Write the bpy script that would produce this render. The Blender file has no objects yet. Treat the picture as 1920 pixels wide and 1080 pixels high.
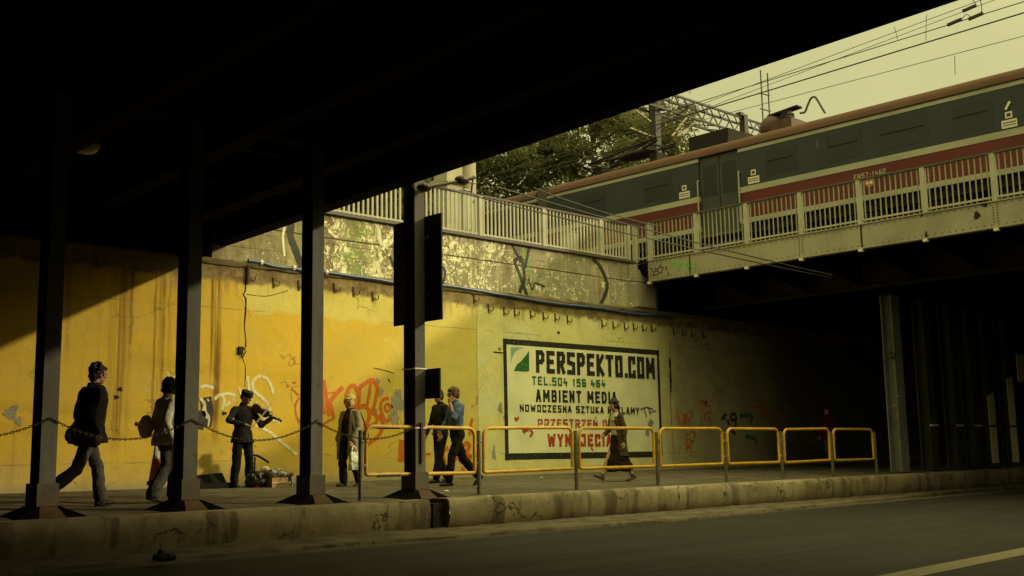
import bpy, bmesh, math, random
import numpy as np
from mathutils import Vector, Matrix
random.seed(7)
R_ = math.radians
SC = bpy.context.scene
COL = SC.collection
# ------------------------------------------------------------------ camera
CF, CX, CY = 2100.0, 960.0, 540.0              # focal length in pixels of the 1920 px photograph
pt, ro, aX = R_(8.4), R_(1.0), R_(46.0)        # pitch, roll, angle of the road to the heading
hd = Vector((math.cos(aX), math.sin(aX), 0)); rt = Vector((math.sin(aX), -math.cos(aX), 0)); up = Vector((0, 0, 1))
Fw = hd*math.cos(pt) + up*math.sin(pt); U0 = -hd*math.sin(pt) + up*math.cos(pt)
Rw = rt*math.cos(ro) - U0*math.sin(ro); Uw = U0*math.cos(ro) + rt*math.sin(ro)
CC = Vector((0, 0, 1.1))
cam = bpy.data.cameras.new('camera'); cam.sensor_width = 36; cam.lens = CF/1920*36
cam.clip_start = 0.1; cam.clip_end = 3000
co = bpy.data.objects.new('camera', cam); COL.objects.link(co)
co.matrix_world = Matrix(((Rw.x, Uw.x, -Fw.x, CC.x), (Rw.y, Uw.y, -Fw.y, CC.y), (Rw.z, Uw.z, -Fw.z, CC.z), (0, 0, 0, 1)))
SC.camera = co
def ray(x, y): return Fw + Rw*((x-CX)/CF) - Uw*((y-CY)/CF)
def onY(x, y, Y): d = ray(x, y); return CC + d*((Y-CC.y)/d.y)     # survey helpers: photograph point -> point on a known plane
def onX(x, y, X): d = ray(x, y); return CC + d*((X-CC.x)/d.x)
def onZ(x, y, Z): d = ray(x, y); return CC + d*((Z-CC.z)/d.z)
WY = 18.7                                       # the retaining wall's face
def wp(x, y): p = onY(x, y, WY); return (p.x, p.z)
def floor_z(Y): return .47 + .0245*(Y-13.3)
# ------------------------------------------------------------------ light
L = Vector((-.98, 1.0, -.555)).normalized()    # the way sunlight travels
SKY_LOW, SKY_TOP, SKY_SUN = 5.3, 15.0, 2.2
sun = bpy.data.lights.new('sun', 'SUN'); sun.energy = 2.25; sun.angle = R_(1.3); sun.color = (1.0, .86, .54)
so = bpy.data.objects.new('sun', sun); COL.objects.link(so)
so.rotation_euler = L.to_track_quat('-Z', 'Y').to_euler(); so.location = (30, -30, 30)
w = bpy.data.worlds.new("World"); SC.world = w; w.use_nodes = True
nt = w.node_tree; nd = nt.nodes; bg = nd['Background']; bg.inputs[1].default_value = .11
sky = nd.new('ShaderNodeTexSky'); sky.sky_type = 'NISHITA'; sky.sun_disc = False
sky.sun_elevation = math.asin(-L.z); sky.sun_rotation = math.atan2(-L.x, -L.y)
sky.air_density = 1.0; sky.dust_density = 2.0; sky.ozone_density = 1.0; sky.altitude = 100
# thin high cloud over the blue: a pale haze, brighter towards the zenith as under any overcast, added to the clear-sky model
def wn(k, op=None):
    q = nd.new(k)
    if op: q.operation = op
    return q
lk = nt.links.new
tc = wn('ShaderNodeTexCoord'); sx = wn('ShaderNodeSeparateXYZ'); lk(tc.outputs['Generated'], sx.inputs[0])
zc_ = wn('ShaderNodeMapRange'); zc_.interpolation_type = 'SMOOTHSTEP'; lk(sx.outputs[2], zc_.inputs[0])
zc_.inputs[1].default_value = .30; zc_.inputs[2].default_value = .85; zc_.inputs[3].default_value = SKY_LOW; zc_.inputs[4].default_value = SKY_TOP
cl = wn('ShaderNodeTexNoise'); cl.inputs['Scale'].default_value = 2.2; cl.inputs['Detail'].default_value = 5; lk(tc.outputs['Generated'], cl.inputs['Vector'])
cm = wn('ShaderNodeMapRange'); lk(cl.outputs['Fac'], cm.inputs[0]); cm.inputs[1].default_value = .3; cm.inputs[2].default_value = .7; cm.inputs[3].default_value = .86; cm.inputs[4].default_value = 1.08
dt = wn('ShaderNodeVectorMath', 'DOT_PRODUCT'); lk(tc.outputs['Generated'], dt.inputs[0]); dt.inputs[1].default_value = Vector((.30, -.80, .50)).normalized()
gl = wn('ShaderNodeMapRange'); gl.interpolation_type = 'SMOOTHSTEP'; lk(dt.outputs['Value'], gl.inputs[0]); gl.inputs[1].default_value = .35; gl.inputs[2].default_value = 1.0; gl.inputs[3].default_value = 1.0; gl.inputs[4].default_value = SKY_SUN
m0 = wn('ShaderNodeMath', 'MULTIPLY'); lk(zc_.outputs[0], m0.inputs[0]); lk(gl.outputs[0], m0.inputs[1])
mz = wn('ShaderNodeMath', 'MULTIPLY'); lk(m0.outputs[0], mz.inputs[0]); lk(cm.outputs[0], mz.inputs[1])
vs_ = wn('ShaderNodeVectorMath', 'SCALE'); vs_.inputs[0].default_value = (1.0, .93, .405); lk(mz.outputs[0], vs_.inputs['Scale'])
vt = wn('ShaderNodeVectorMath', 'MULTIPLY'); lk(sky.outputs[0], vt.inputs[0]); vt.inputs[1].default_value = (.30, .26, .13)
va = wn('ShaderNodeVectorMath', 'ADD'); lk(vs_.outputs[0], va.inputs[0]); lk(vt.outputs[0], va.inputs[1]); lk(va.outputs[0], bg.inputs[0])
SC.view_settings.view_transform = 'Standard'; SC.view_settings.look = 'None'
SC.view_settings.exposure = 0.0; SC.view_settings.gamma = 1.0
SC.cycles.use_denoising = True
SC.cycles.max_bounces = 6; SC.cycles.diffuse_bounces = 3; SC.cycles.sample_clamp_indirect = 6

# ------------------------------------------------------------------ materials
class NT:
    def __init__(s, name):
        s.m = bpy.data.materials.new(name); s.m.use_nodes = True; s.t = s.m.node_tree
        s.b = s.t.nodes['Principled BSDF']; g = s.n('ShaderNodeNewGeometry'); s.pos = g.outputs['Position']
        sp = s.n('ShaderNodeSeparateXYZ'); s.l(s.pos, sp.inputs[0]); s.x, s.y, s.z = sp.outputs
    def n(s, k): return s.t.nodes.new(k)
    def l(s, a, b): s.t.links.new(a, b)
    def put(s, v, i):
        if isinstance(v, (int, float)): i.default_value = v
        elif isinstance(v, (tuple, list)): i.default_value = tuple(v) + ((1,) if len(v) == 3 and len(i.default_value) == 4 else ())
        else: s.l(v, i)
    def ma(s, op, a, b=0.0, c=None, clamp=False):
        q = s.n('ShaderNodeMath'); q.operation = op; q.use_clamp = clamp
        s.put(a, q.inputs[0]); s.put(b, q.inputs[1])
        if c is not None: s.put(c, q.inputs[2])
        return q.outputs[0]
    def vec(s, sx, sy, sz, ox=0, oy=0, oz=0):
        q = s.n('ShaderNodeMapping'); q.inputs['Scale'].default_value = (sx, sy, sz); q.inputs['Location'].default_value = (ox, oy, oz)
        s.l(s.pos, q.inputs['Vector']); return q.outputs[0]
    def noise(s, scale, detail=4, rough=.55, v=None, dist=0):
        q = s.n('ShaderNodeTexNoise'); q.inputs['Scale'].default_value = scale; q.inputs['Detail'].default_value = detail
        q.inputs['Roughness'].default_value = rough; q.inputs['Distortion'].default_value = dist
        s.l(v if v is not None else s.pos, q.inputs['Vector']); return q.outputs['Fac']
    def vor(s, scale, v=None, feat='DISTANCE_TO_EDGE'):
        q = s.n('ShaderNodeTexVoronoi'); q.feature = feat; q.inputs['Scale'].default_value = scale
        nz = s.n('ShaderNodeTexNoise'); nz.inputs['Scale'].default_value = scale*5; nz.inputs['Detail'].default_value = 5; s.l(s.pos, nz.inputs['Vector'])
        sb = s.n('ShaderNodeVectorMath'); sb.operation = 'SUBTRACT'; s.l(nz.outputs['Color'], sb.inputs[0]); sb.inputs[1].default_value = (.5, .5, .5)
        wv = s.n('ShaderNodeVectorMath'); wv.operation = 'MULTIPLY_ADD'; s.l(sb.outputs[0], wv.inputs[0]); wv.inputs[1].default_value = (.42/scale,)*3; s.l(v if v is not None else s.pos, wv.inputs[2])
        s.l(wv.outputs[0], q.inputs['Vector']); return q.outputs['Distance']
    def ss(s, v, a, b):                                     # smoothstep a..b -> 0..1
        q = s.n('ShaderNodeMapRange'); q.interpolation_type = 'SMOOTHSTEP'
        s.put(v, q.inputs[0]); q.inputs[1].default_value = min(a, b); q.inputs[2].default_value = max(a, b)
        q.inputs[3].default_value = 0 if a < b else 1; q.inputs[4].default_value = 1 if a < b else 0
        return q.outputs[0]
    def band(s, v, a, b, e): return s.ma('MULTIPLY', s.ss(v, a-e, a+e), s.ss(v, b+e, b-e))
    def mix(s, f, a, b, mode='MIX'):
        q = s.n('ShaderNodeMix'); q.data_type = 'RGBA'; q.blend_type = mode; q.clamp_factor = True
        s.put(f, q.inputs[0]); s.put(a, q.inputs[6]); s.put(b, q.inputs[7]); return q.outputs[2]
    def out(s, col, rough=.8, metal=0.0, h=None, bs=.3, bd=.02, spec=.3):
        s.put(col, s.b.inputs['Base Color']); s.put(rough, s.b.inputs['Roughness']); s.put(metal, s.b.inputs['Metallic'])
        s.b.inputs['Specular IOR Level'].default_value = spec
        if h is not None:
            q = s.n('ShaderNodeBump'); q.inputs['Strength'].default_value = bs; q.inputs['Distance'].default_value = bd
            s.l(h, q.inputs['Height']); s.l(q.outputs[0], s.b.inputs['Normal'])
        return s.m
def sc3(c, k): return tuple(min(1, v*k) for v in c)
def gm(name, c, k=.6, scale=3.0, rough=.75, metal=0.0, bs=.25, bscale=40, stretch=None, spec=.3, c2=None):
    n = NT(name); v = n.vec(*stretch) if stretch else None
    f = n.ss(n.noise(scale, 6, .6, v), .35, .7); g = n.noise(bscale, 4, .6)
    col = n.mix(f, c, c2 or sc3(c, k)); col = n.mix(n.ss(g, .3, .75), col, sc3(c, .75), 'MIX') if k < .95 else col
    return n.out(col, rough, metal, g, bs, .01, spec)
M = {}
def steel_mat():
    n = NT('sooty_grey_paint'); f = n.noise(1.6, 5, .6, n.vec(3, 3, .5)); g = n.noise(9, 6, .7); fine = n.noise(50, 4, .7)
    col = n.mix(n.ss(f, .35, .7), (.094, .088, .062), (.060, .053, .035))
    col = n.mix(n.ma('MULTIPLY', n.ss(g, .60, .66), .85), col, (.060, .030, .014))
    col = n.mix(n.ma('MULTIPLY', n.ss(n.noise(1, 4, .6, n.vec(14, 14, .7)), .56, .68), .5), col, (.07, .05, .03))
    col = n.mix(n.ma('MULTIPLY', n.ss(fine, .62, .72), .4), col, (.26, .24, .19))
    return n.out(col, .6, 0, n.ma('ADD', g, fine), .3, .006, .3)
M['steel'] = steel_mat()
M['steel_dark'] = gm('sooty_steel', (.0042, .0034, .0026), .5, 2.0, .95, bs=.4, spec=.04)
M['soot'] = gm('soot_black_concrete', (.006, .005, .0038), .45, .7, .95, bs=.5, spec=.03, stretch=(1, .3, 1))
M['rust'] = gm('rusty_steel', (.10, .055, .022), .5, 3.0, .8, bs=.5)
M['black'] = gm('black_sheet', (.012, .010, .008), .7, 3, .7)
def fade(key, lo, sc=11):
    m = M[key]; t = m.node_tree; b = t.nodes['Principled BSDF']; q = t.nodes.new('ShaderNodeTexNoise'); q.inputs['Scale'].default_value = sc; q.inputs['Detail'].default_value = 6; q.inputs['Roughness'].default_value = .72
    g_ = t.nodes.new('ShaderNodeNewGeometry'); t.links.new(g_.outputs['Position'], q.inputs['Vector']); r = t.nodes.new('ShaderNodeMapRange'); r.inputs[1].default_value = .52; r.inputs[2].default_value = .66; r.inputs[3].default_value = 1.0; r.inputs[4].default_value = lo
    t.links.new(q.outputs['Fac'], r.inputs[0]); t.links.new(r.outputs[0], b.inputs['Alpha'])
M['galv'] = gm('dull_galvanised', (.20, .18, .13), .6, 5, .45, metal=.5)
def yellow_mat():
    n = NT('chipped_yellow_paint'); f = n.noise(5, 5, .6); g = n.noise(16, 6, .72)
    col = n.mix(n.ss(f, .35, .7), (.60, .34, .022), (.46, .25, .022))
    col = n.mix(n.ma('MULTIPLY', n.ss(g, .60, .65), .85), col, (.11, .055, .022))
    col = n.mix(n.ma('MULTIPLY', n.ss(n.noise(2.2, 4), .56, .66), .4), col, (.30, .20, .06))
    return n.out(col, .45, 0, g, .25, .004, .4)
M['yellow'] = yellow_mat()
M['chain'] = gm('brown_chain', (.055, .030, .018), .7, 8, .6, metal=.4)
M['bar'] = gm('grey_bar_paint', (.34, .32, .22), .75, 2.5, .55, bs=.1)
M['fence'] = gm('pale_fence_paint', (.46, .44, .32), .75, 2.5, .55, bs=.1)
M['fence_d'] = gm('dark_cap_paint', (.10, .085, .06), .7, 3, .5)
M['girder'] = None
M['orange'] = gm('orange_spray', (.66, .155, .008), .8, 9, .6, bs=.05)
M['white_spray'] = gm('white_spray', (.80, .76, .50), .8, 9, .6, bs=.05, c2=(.72, .62, .26))
M['black_spray'] = gm('dark_spray', (.035, .035, .03), .6, 5, .7, c2=(.09, .08, .06))
M['purple_spray'] = gm('purple_spray', (.10, .07, .16), .7, 9, .6)
M['green_spray'] = gm('green_spray', (.22, .50, .12), .7, 6, .7)
M['blue_spray'] = gm('blue_spray', (.10, .20, .22), .7, 6, .7)
M['grey_patch'] = gm('bare_plaster', (.36, .34, .24), .6, 6, .9, bs=.6, c2=(.24, .23, .18))
M['blue_cable'] = gm('blue_cable_sheath', (.035, .06, .13), .6, 4, .35, bs=.1, spec=.6, c2=(.12, .16, .25))
M['crack'] = gm('dark_crack_fill', (.03, .022, .012), .8, 8, .95)  # plain dark colour for cracks, joints and rust patches
M['wood_box'] = gm('cardboard', (.38, .24, .10), .8, 5, .8)
M['plastic_black'] = gm('black_plastic', (.02, .02, .018), .7, 6, .3, spec=.5)
M['case'] = gm('black_case_cloth', (.012, .011, .010), .7, 6, .85, spec=.15)
M['plastic_silver'] = gm('dark_grey_plastic', (.10, .10, .10), .5, 8, .25, spec=.6, c2=(.3, .3, .28))
M['red_plastic'] = gm('red_plastic', (.50, .08, .02), .8, 8, .4)
M['white_plastic'] = gm('white_plastic', (.70, .68, .55), .75, 14, .35, c2=(.42, .42, .34))
M['litter'] = gm('dark_litter', (.02, .018, .014), .6, 20, .8, bs=.8)
M['mast'] = gm('mast_steel', (.05, .045, .035), .6, 4, .6)
M['mast_pale'] = gm('mast_pale', (.42, .36, .22), .7, 3, .7)
M['wire'] = gm('wire_metal', (.03, .027, .02), .9, 3, .5)
M['porcelain'] = gm('brown_porcelain', (.06, .03, .02), .8, 5, .25)
M['bark'] = gm('bark', (.07, .052, .032), .5, 6, .95, bs=.8)
M['violin'] = gm('varnished_maple', (.10, .035, .012), .7, 6, .25, spec=.6)
M['ebony'] = gm('ebony', (.014, .012, .01), .9, 6, .3)
M['bow'] = gm('pale_bow', (.45, .33, .16), .8, 8, .4)
M['pale_conc'] = gm('pale_concrete', (.46, .43, .30), .7, 2.5, .85, bs=.4)
def leafmat(name, a, b):
    n = NT(name); f = n.noise(1.1, 4, .6); g = n.noise(9, 2)
    c = n.mix(n.ss(f, .35, .65), a, b); c = n.mix(n.ss(g, .4, .7), c, sc3(b, 1.5))
    m = n.out(c, .6, 0, None, spec=.2)
    tl = n.n('ShaderNodeBsdfTranslucent'); n.l(n.mix(.4, c, (.20, .19, .05)), tl.inputs[0]); ms = n.n('ShaderNodeMixShader'); ms.inputs[0].default_value = .45
    o_ = [q for q in n.t.nodes if q.type == 'OUTPUT_MATERIAL'][0]; n.l(n.b.outputs[0], ms.inputs[1]); n.l(tl.outputs[0], ms.inputs[2]); n.l(ms.outputs[0], o_.inputs[0])
    return m
M['leaf'] = leafmat('poplar_leaves', (.075, .082, .032), (.12, .125, .048))
M['leaf2'] = leafmat('maple_leaves', (.05, .060, .024), (.085, .095, .038))

def wall_mat():
    n = NT('yellow_wall_paint'); x, z = n.x, n.z
    big = n.noise(.55, 5, .6); med = n.noise(2.6, 6, .62); fine = n.noise(28, 5, .65)
    warm = n.mix(n.ss(big, .35, .65), (.65, .42, .040), (.59, .405, .058))
    pale = n.mix(n.ss(med, .3, .7), (.64, .53, .15), (.58, .49, .12))
    zz = n.ma('ADD', z, n.ma('MULTIPLY', n.ma('SUBTRACT', n.noise(2.2, 4), .5), .35))
    col = n.mix(n.ma('MULTIPLY', n.ss(zz, 3.80, 3.90), n.ss(x, 10.9, 11.1)), warm, pale)
    col = n.mix(n.ma('MULTIPLY', n.ss(x, 12.6, 16.5), n.ss(big, .25, .6)), col, pale)
    col = n.mix(n.ma('MULTIPLY', n.ss(zz, 1.35, .75), .75), col, n.mix(med, (.60, .44, .10), (.40, .31, .12)))
    cream = n.mix(n.ss(med, .35, .7), (.72, .655, .27), (.64, .59, .265))
    cream = n.mix(n.ss(n.noise(1.1, 5, .6), .52, .64), cream, (.68, .66, .37))
    col = n.mix(n.ss(x, 16.90, 16.96), col, cream)
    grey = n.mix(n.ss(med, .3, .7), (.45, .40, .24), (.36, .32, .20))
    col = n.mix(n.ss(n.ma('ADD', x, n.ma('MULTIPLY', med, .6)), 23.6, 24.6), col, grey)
    col = n.mix(n.ss(n.ma('ADD', x, n.ma('MULTIPLY', big, 2.5)), 27.6, 31.5), col, n.mix(med, (.16, .14, .09), (.09, .078, .05)))  # wall colour darkened under the far bridge to imitate its shade
    # rust and water runs
    run = n.noise(1.0, 4, .6, n.vec(4.2, 1, .16)); runf = n.noise(1.0, 4, .6, n.vec(15, 1, .3))
    m1 = n.ma('MULTIPLY', n.ss(run, .55, .70), n.ss(x, 12.4, 9.8))
    col = n.mix(n.ma('MULTIPLY', m1, .32), col, (.30, .155, .022))
    for xc, wd, z0, z1, st in ((10.42, .12, 4.6, 1.2, .95), (10.30, .05, 4.6, 2.2, .9), (8.55, .26, 4.8, 1.0, .7), (8.75, .07, 4.7, 2.6, .8), (9.32, .09, 4.3, 1.7, .8), (9.20, .05, 3.7, 1.3, .8), (9.46, .03, 4.1, 2.5, .6), (7.6, .12, 4.5, 2.4, .35)):
        xs = n.ma('ADD', x, n.ma('MULTIPLY', n.ma('SUBTRACT', n.noise(1.4, 3, .5, n.vec(.2, 1, 1)), .5), .12))
        d = n.ma('ABSOLUTE', n.ma('SUBTRACT', xs, xc)); a = n.ss(d, wd, wd*.15)
        a = n.ma('MULTIPLY', a, n.ss(z, z1, z1+.8)); a = n.ma('MULTIPLY', a, n.ss(runf, .30, .62))
        col = n.mix(n.ma('MULTIPLY', a, st), col, (.15, .065, .012))
    # under the ledge: brown runs and damp teeth
    dz = n.ma('MULTIPLY', n.ss(z, 4.0, 4.44), n.ss(n.noise(1, 3, .6, n.vec(6, 1, .5)), .5, .68))
    col = n.mix(n.ma('MULTIPLY', dz, .6), col, (.24, .16, .055))
    edge = n.ma('ADD', z, n.ma('MULTIPLY', n.ma('SUBTRACT', n.noise(2.2, 5, .65, n.vec(1, 1, 1)), .5), .34))
    dirt = n.mix(n.ss(n.noise(5, 6, .7), .34, .66), (.30, .215, .095), (.13, .09, .036)); dirt = n.mix(n.ma('MULTIPLY', n.ss(fine, .5, .65), .6), dirt, (.07, .045, .018))
    col = n.mix(n.ss(edge, 4.36, 4.47), col, dirt)
    # dark stains, blotches, chips
    sm = n.noise(1.0, 6, .68, n.vec(.9, 1, 1.7, 5)); col = n.mix(n.ma('MULTIPLY', n.ss(sm, .50, .60), .30), col, n.mix(.5, col, (.42, .39, .17)))
    s2 = n.noise(1.0, 6, .7, n.vec(1.9, 1, 1.2, 19)); col = n.mix(n.ma('MULTIPLY', n.ss(s2, .54, .66), .28), col, n.mix(.55, col, (.30, .235, .07)))
    s3 = n.noise(3.8, 5, .7); col = n.mix(n.ma('MULTIPLY', n.ss(s3, .58, .66), .30), col, n.mix(.5, col, (.78, .66, .24)))
    col = n.mix(n.ma('MULTIPLY', n.ss(n.noise(1.7, 7, .7), .58, .72), .28), col, (.30, .25, .10))
    col = n.mix(n.ma('MULTIPLY', n.ss(fine, .62, .74), .3), col, (.30, .22, .06))
    chip = n.ma('MULTIPLY', n.ss(n.noise(6.5, 5, .7), .70, .73), n.ss(n.noise(.8, 2), .48, .60))
    col = n.mix(n.ma('MULTIPLY', chip, .8), col, (.26, .22, .13))
    ck = n.vor(.55, n.vec(1, 1, 1.3)); ckm = n.ma('MULTIPLY', n.ss(ck, .010, .003), n.ss(n.noise(.7, 2), .50, .6))
    col = n.mix(n.ma('MULTIPLY', ckm, .55), col, (.16, .11, .03))
    for zc in (3.88, 1.05):
        hl = n.ss(n.ma('ABSOLUTE', n.ma('SUBTRACT', n.ma('ADD', z, n.ma('MULTIPLY', n.noise(5, 2), .03)), zc+.015)), .012, .004)
        col = n.mix(n.ma('MULTIPLY', n.ma('MULTIPLY', hl, n.ss(n.noise(1.1, 2), .42, .55)), .6), col, (.25, .17, .04))
    jn = n.ss(n.ma('ABSOLUTE', n.ma('SUBTRACT', n.ma('ADD', x, n.ma('MULTIPLY', n.noise(3, 3), .05)), 16.95)), .018, .006)
    col = n.mix(n.ma('MULTIPLY', jn, .6), col, (.24, .20, .07))
    # foot of the wall
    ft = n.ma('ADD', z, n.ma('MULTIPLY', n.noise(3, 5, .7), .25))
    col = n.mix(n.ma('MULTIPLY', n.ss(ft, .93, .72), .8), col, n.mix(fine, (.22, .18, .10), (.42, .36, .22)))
    h = n.ma('ADD', n.ma('MULTIPLY', med, 1.2), n.ma('MULTIPLY', fine, .5))
    return n.out(col, .82, 0, h, .35, .03, .2)
M['wall'] = wall_mat()
def upper_mat():
    n = NT('flaking_block_concrete'); x, z = n.x, n.z
    big = n.noise(.8, 5, .6); med = n.noise(4, 6, .65); fine = n.noise(22, 5, .7)
    col = n.mix(n.ss(med, .32, .7), (.32, .27, .150), (.19, .16, .088))
    col = n.mix(n.ma('MULTIPLY', n.ss(x, 15.5, 17.5), .6), col, n.mix(med, (.40, .37, .26), (.21, .19, .13)))
    st = n.noise(1, 4, .6, n.vec(4, 1, .35))
    col = n.mix(n.ma('MULTIPLY', n.ss(st, .5, .66), .55), col, (.50, .44, .22))
    dk = n.noise(1, 4, .6, n.vec(2.2, 1, .5, 7))
    col = n.mix(n.ma('MULTIPLY', n.ss(dk, .55, .68), .6), col, (.12, .085, .035))
    # whitewash flakes
    fl = n.noise(9, 6, .75, n.vec(1.0, 1, .8), 1.2); cov = n.noise(1.0, 4, .6, n.vec(1.6, 1, 1.0, 3))
    zone = n.ma('MULTIPLY', n.ss(x, 12.3, 13.0), n.ss(x, 23.5, 14.8))
    th = n.ma('ADD', fl, n.ma('ADD', n.ma('MULTIPLY', cov, .30), n.ma('MULTIPLY', zone, .115)))
    col = n.mix(n.ss(th, .785, .80), col, (.84, .80, .52))
    dr = n.noise(1, 3, .55, n.vec(7, 1, .4, 11)); drm = n.ma('MULTIPLY', n.ss(dr, .60, .64), n.ss(med, .42, .55))
    col = n.mix(n.ma('MULTIPLY', n.ma('MULTIPLY', drm, n.ss(x, 11.6, 13)), .55), col, (.74, .69, .40))
    # moss
    ms = n.ma('MULTIPLY', n.ma('ADD', n.band(x, 13.35, 14.0, .25), n.ma('ADD', n.band(x, 12.05, 12.4, .15), n.band(x, 18.3, 18.7, .08))), n.ss(n.noise(5, 5, .7), .45, .6))
    col = n.mix(n.ma('MULTIPLY', ms, .75), col, (.20, .32, .05))
    # courses and joints
    zj = n.ma('ADD', z, n.ma('MULTIPLY', n.noise(3, 3), .03))
    fr = n.ma('FRACT', n.ma('DIVIDE', n.ma('SUBTRACT', zj, 4.80), .30)); cj = n.ss(n.ma('ABSOLUTE', n.ma('SUBTRACT', fr, .5)), .47, .5)
    cj = n.ma('MULTIPLY', cj, n.ss(n.noise(1.5, 3), .45, .55))
    col = n.mix(n.ma('MULTIPLY', n.ma('MULTIPLY', cj, n.ss(x, 16, 12)), .7), col, (.09, .065, .025))
    mj = n.ss(n.ma('ABSOLUTE', n.ma('SUBTRACT', zj, 5.52)), .022, .006)
    col = n.mix(n.ma('MULTIPLY', mj, .85), col, (.07, .05, .02))
    h = n.ma('ADD', med, n.ma('SUBTRACT', n.ma('MULTIPLY', fine, .6), n.ma('ADD', mj, cj)))
    return n.out(col, .85, 0, h, .6, .04, .25)
M['upper'] = upper_mat()
def conc(name, a, b, c, sc=1.3, vert=False):
    n = NT(name); f = n.noise(sc, 6, .62); g = n.noise(14, 6, .7); fine = n.noise(60, 4, .7)
    col = n.mix(n.ss(f, .35, .65), a, b)
    v = n.noise(1, 4, .6, n.vec(2.4, 2.4, .3)) if vert else n.noise(3.2, 5, .7)
    col = n.mix(n.ma('MULTIPLY', n.ss(v, .50, .60), .6), col, c)
    if vert: v2 = n.noise(1, 4, .55, n.vec(1.5, 1.5, .5, 31)); col = n.mix(n.ma('MULTIPLY', n.ss(v2, .52, .62), .4), col, sc3(a, 1.35))
    col = n.mix(n.ma('MULTIPLY', n.ss(g, .55, .7), .5), col, sc3(b, .45))
    col = n.mix(n.ma('MULTIPLY', n.ss(fine, .6, .72), .35), col, sc3(a, 1.5))
    ck = n.vor(.8); col = n.mix(n.ma('MULTIPLY', n.ma('MULTIPLY', n.ss(ck, .014, .004), n.ss(n.noise(.9, 2), .48, .56)), .8), col, (.015, .012, .008))
    return n.out(col, .88, 0, n.ma('ADD', g, n.ma('MULTIPLY', fine, .5)), .5, .02, .2)
M['plinth'] = conc('stained_kerb_concrete', (.29, .235, .145), (.18, .145, .088), (.050, .038, .024), 1.1, True)
M['pave'] = conc('worn_pavement', (.125, .106, .074), (.088, .074, .052), (.048, .040, .028), .8)
M['kerb'] = conc('kerbstone', (.13, .107, .072), (.09, .073, .048), (.048, .038, .025), 1.6)
M['earth'] = conc('trackbed', (.12, .10, .06), (.08, .07, .045), (.05, .05, .03), .5)
def road_mat():
    n = NT('asphalt'); f = n.noise(.5, 5, .6); g = n.noise(150, 3, .7); wear = n.noise(1, 4, .6, n.vec(.10, 1.5, 1)); mid = n.noise(7, 6, .72)
    col = n.mix(n.ss(f, .35, .65), (.019, .0165, .0135), (.0125, .011, .009))
    col = n.mix(n.ma('MULTIPLY', n.ss(wear, .46, .58), .75), col, (.029, .0255, .0205))
    col = n.mix(n.ma('MULTIPLY', n.ss(n.noise(1, 3, .5, n.vec(.16, 2.6, 1, 9)), .56, .66), .6), col, (.0085, .0075, .006))
    col = n.mix(n.ma('MULTIPLY', n.ss(mid, .52, .66), .45), col, (.034, .030, .024))
    col = n.mix(n.ma('MULTIPLY', n.ss(g, .46, .62), .7), col, (.052, .046, .037))
    col = n.mix(n.ma('MULTIPLY', n.ss(n.noise(150, 2, .6, n.vec(1, 1, 1, 4)), .54, .66), .7), col, (.010, .009, .008))
    ck = n.vor(.42, n.vec(1, 1.4, 1)); km = n.ma('MULTIPLY', n.ss(n.ma('ADD', ck, n.ma('MULTIPLY', n.noise(8, 3), .02)), .022, .012), n.ss(n.noise(.35, 2), .44, .54))
    col = n.mix(n.ma('MULTIPLY', km, .9), col, (.007, .006, .005))
    seam = n.ss(n.ma('ABSOLUTE', n.ma('SUBTRACT', n.ma('ADD', n.y, n.ma('MULTIPLY', n.noise(1.5, 3), .12)), 8.3)), .035, .015)
    col = n.mix(n.ma('MULTIPLY', seam, .8), col, (.009, .008, .007))
    edge = n.ma('ADD', n.y, n.ma('MULTIPLY', n.noise(2, 5, .7), .45))
    col = n.mix(n.ma('MULTIPLY', n.ss(edge, 11.35, 11.75), .8), col, (.10, .088, .060))
    return n.out(col, .78, 0, n.ma('ADD', g, n.ma('MULTIPLY', mid, .7)), .6, .010, .16)
M['road'] = road_mat()
def girder_mat():
    n = NT('cream_girder_paint'); f = n.noise(1.2, 5, .6); s = n.noise(1, 4, .6, n.vec(1, 3, .4))
    col = n.mix(n.ss(f, .35, .7), (.35, .325, .215), (.26, .24, .155))
    col = n.mix(n.ma('MULTIPLY', n.ss(s, .55, .7), .5), col, (.30, .25, .12))
    col = n.mix(n.ma('MULTIPLY', n.ss(n.noise(16, 5, .7), .62, .7), .6), col, (.20, .13, .05))
    return n.out(col, .6, 0, n.noise(30, 3), .15, .01)
M['girder'] = girder_mat()
def ad_mat(name, c, amt, thr=.60):
    n = NT(name); f = n.noise(7, 6, .72); g = n.noise(1.3, 4)
    col = n.mix(n.ss(g, .35, .7), c, sc3(c, .84))
    col = n.mix(n.ma('MULTIPLY', n.ss(f, thr, thr+.06), amt), col, (.60, .55, .27))
    col = n.mix(n.ma('MULTIPLY', n.ss(n.noise(30, 4), .6, .7), .25), col, (.4, .35, .16))
    return n.out(col, .75, 0, n.noise(25, 4), .2, .01, .2)
M['ad_white'] = ad_mat('cream_sign_paint', (.83, .80, .50), .5, .64)
M['ad_black'] = ad_mat('black_sign_paint', (.026, .024, .018), .75, .645)
M['ad_green'] = ad_mat('green_sign_paint', (.035, .15, .045), .75, .62)
M['ad_blue'] = ad_mat('pale_blue_sign_paint', (.30, .46, .42), .75, .60)
M['ad_red'] = ad_mat('faded_red_sign_paint', (.42, .055, .02), .9, .55)
M['ad_red2'] = ad_mat('red_sign_paint', (.44, .05, .018), .8, .60)
for k_, l_ in (('orange', .8), ('white_spray', .45), ('black_spray', .6), ('purple_spray', .3), ('green_spray', .3), ('blue_spray', .2), ('grey_patch', .55), ('crack', .25), ('ad_black', .62), ('ad_green', .5), ('ad_red', .12), ('ad_red2', .4), ('ad_blue', .4)): fade(k_, l_, 16 if k_.startswith('ad') else 9)
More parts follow.
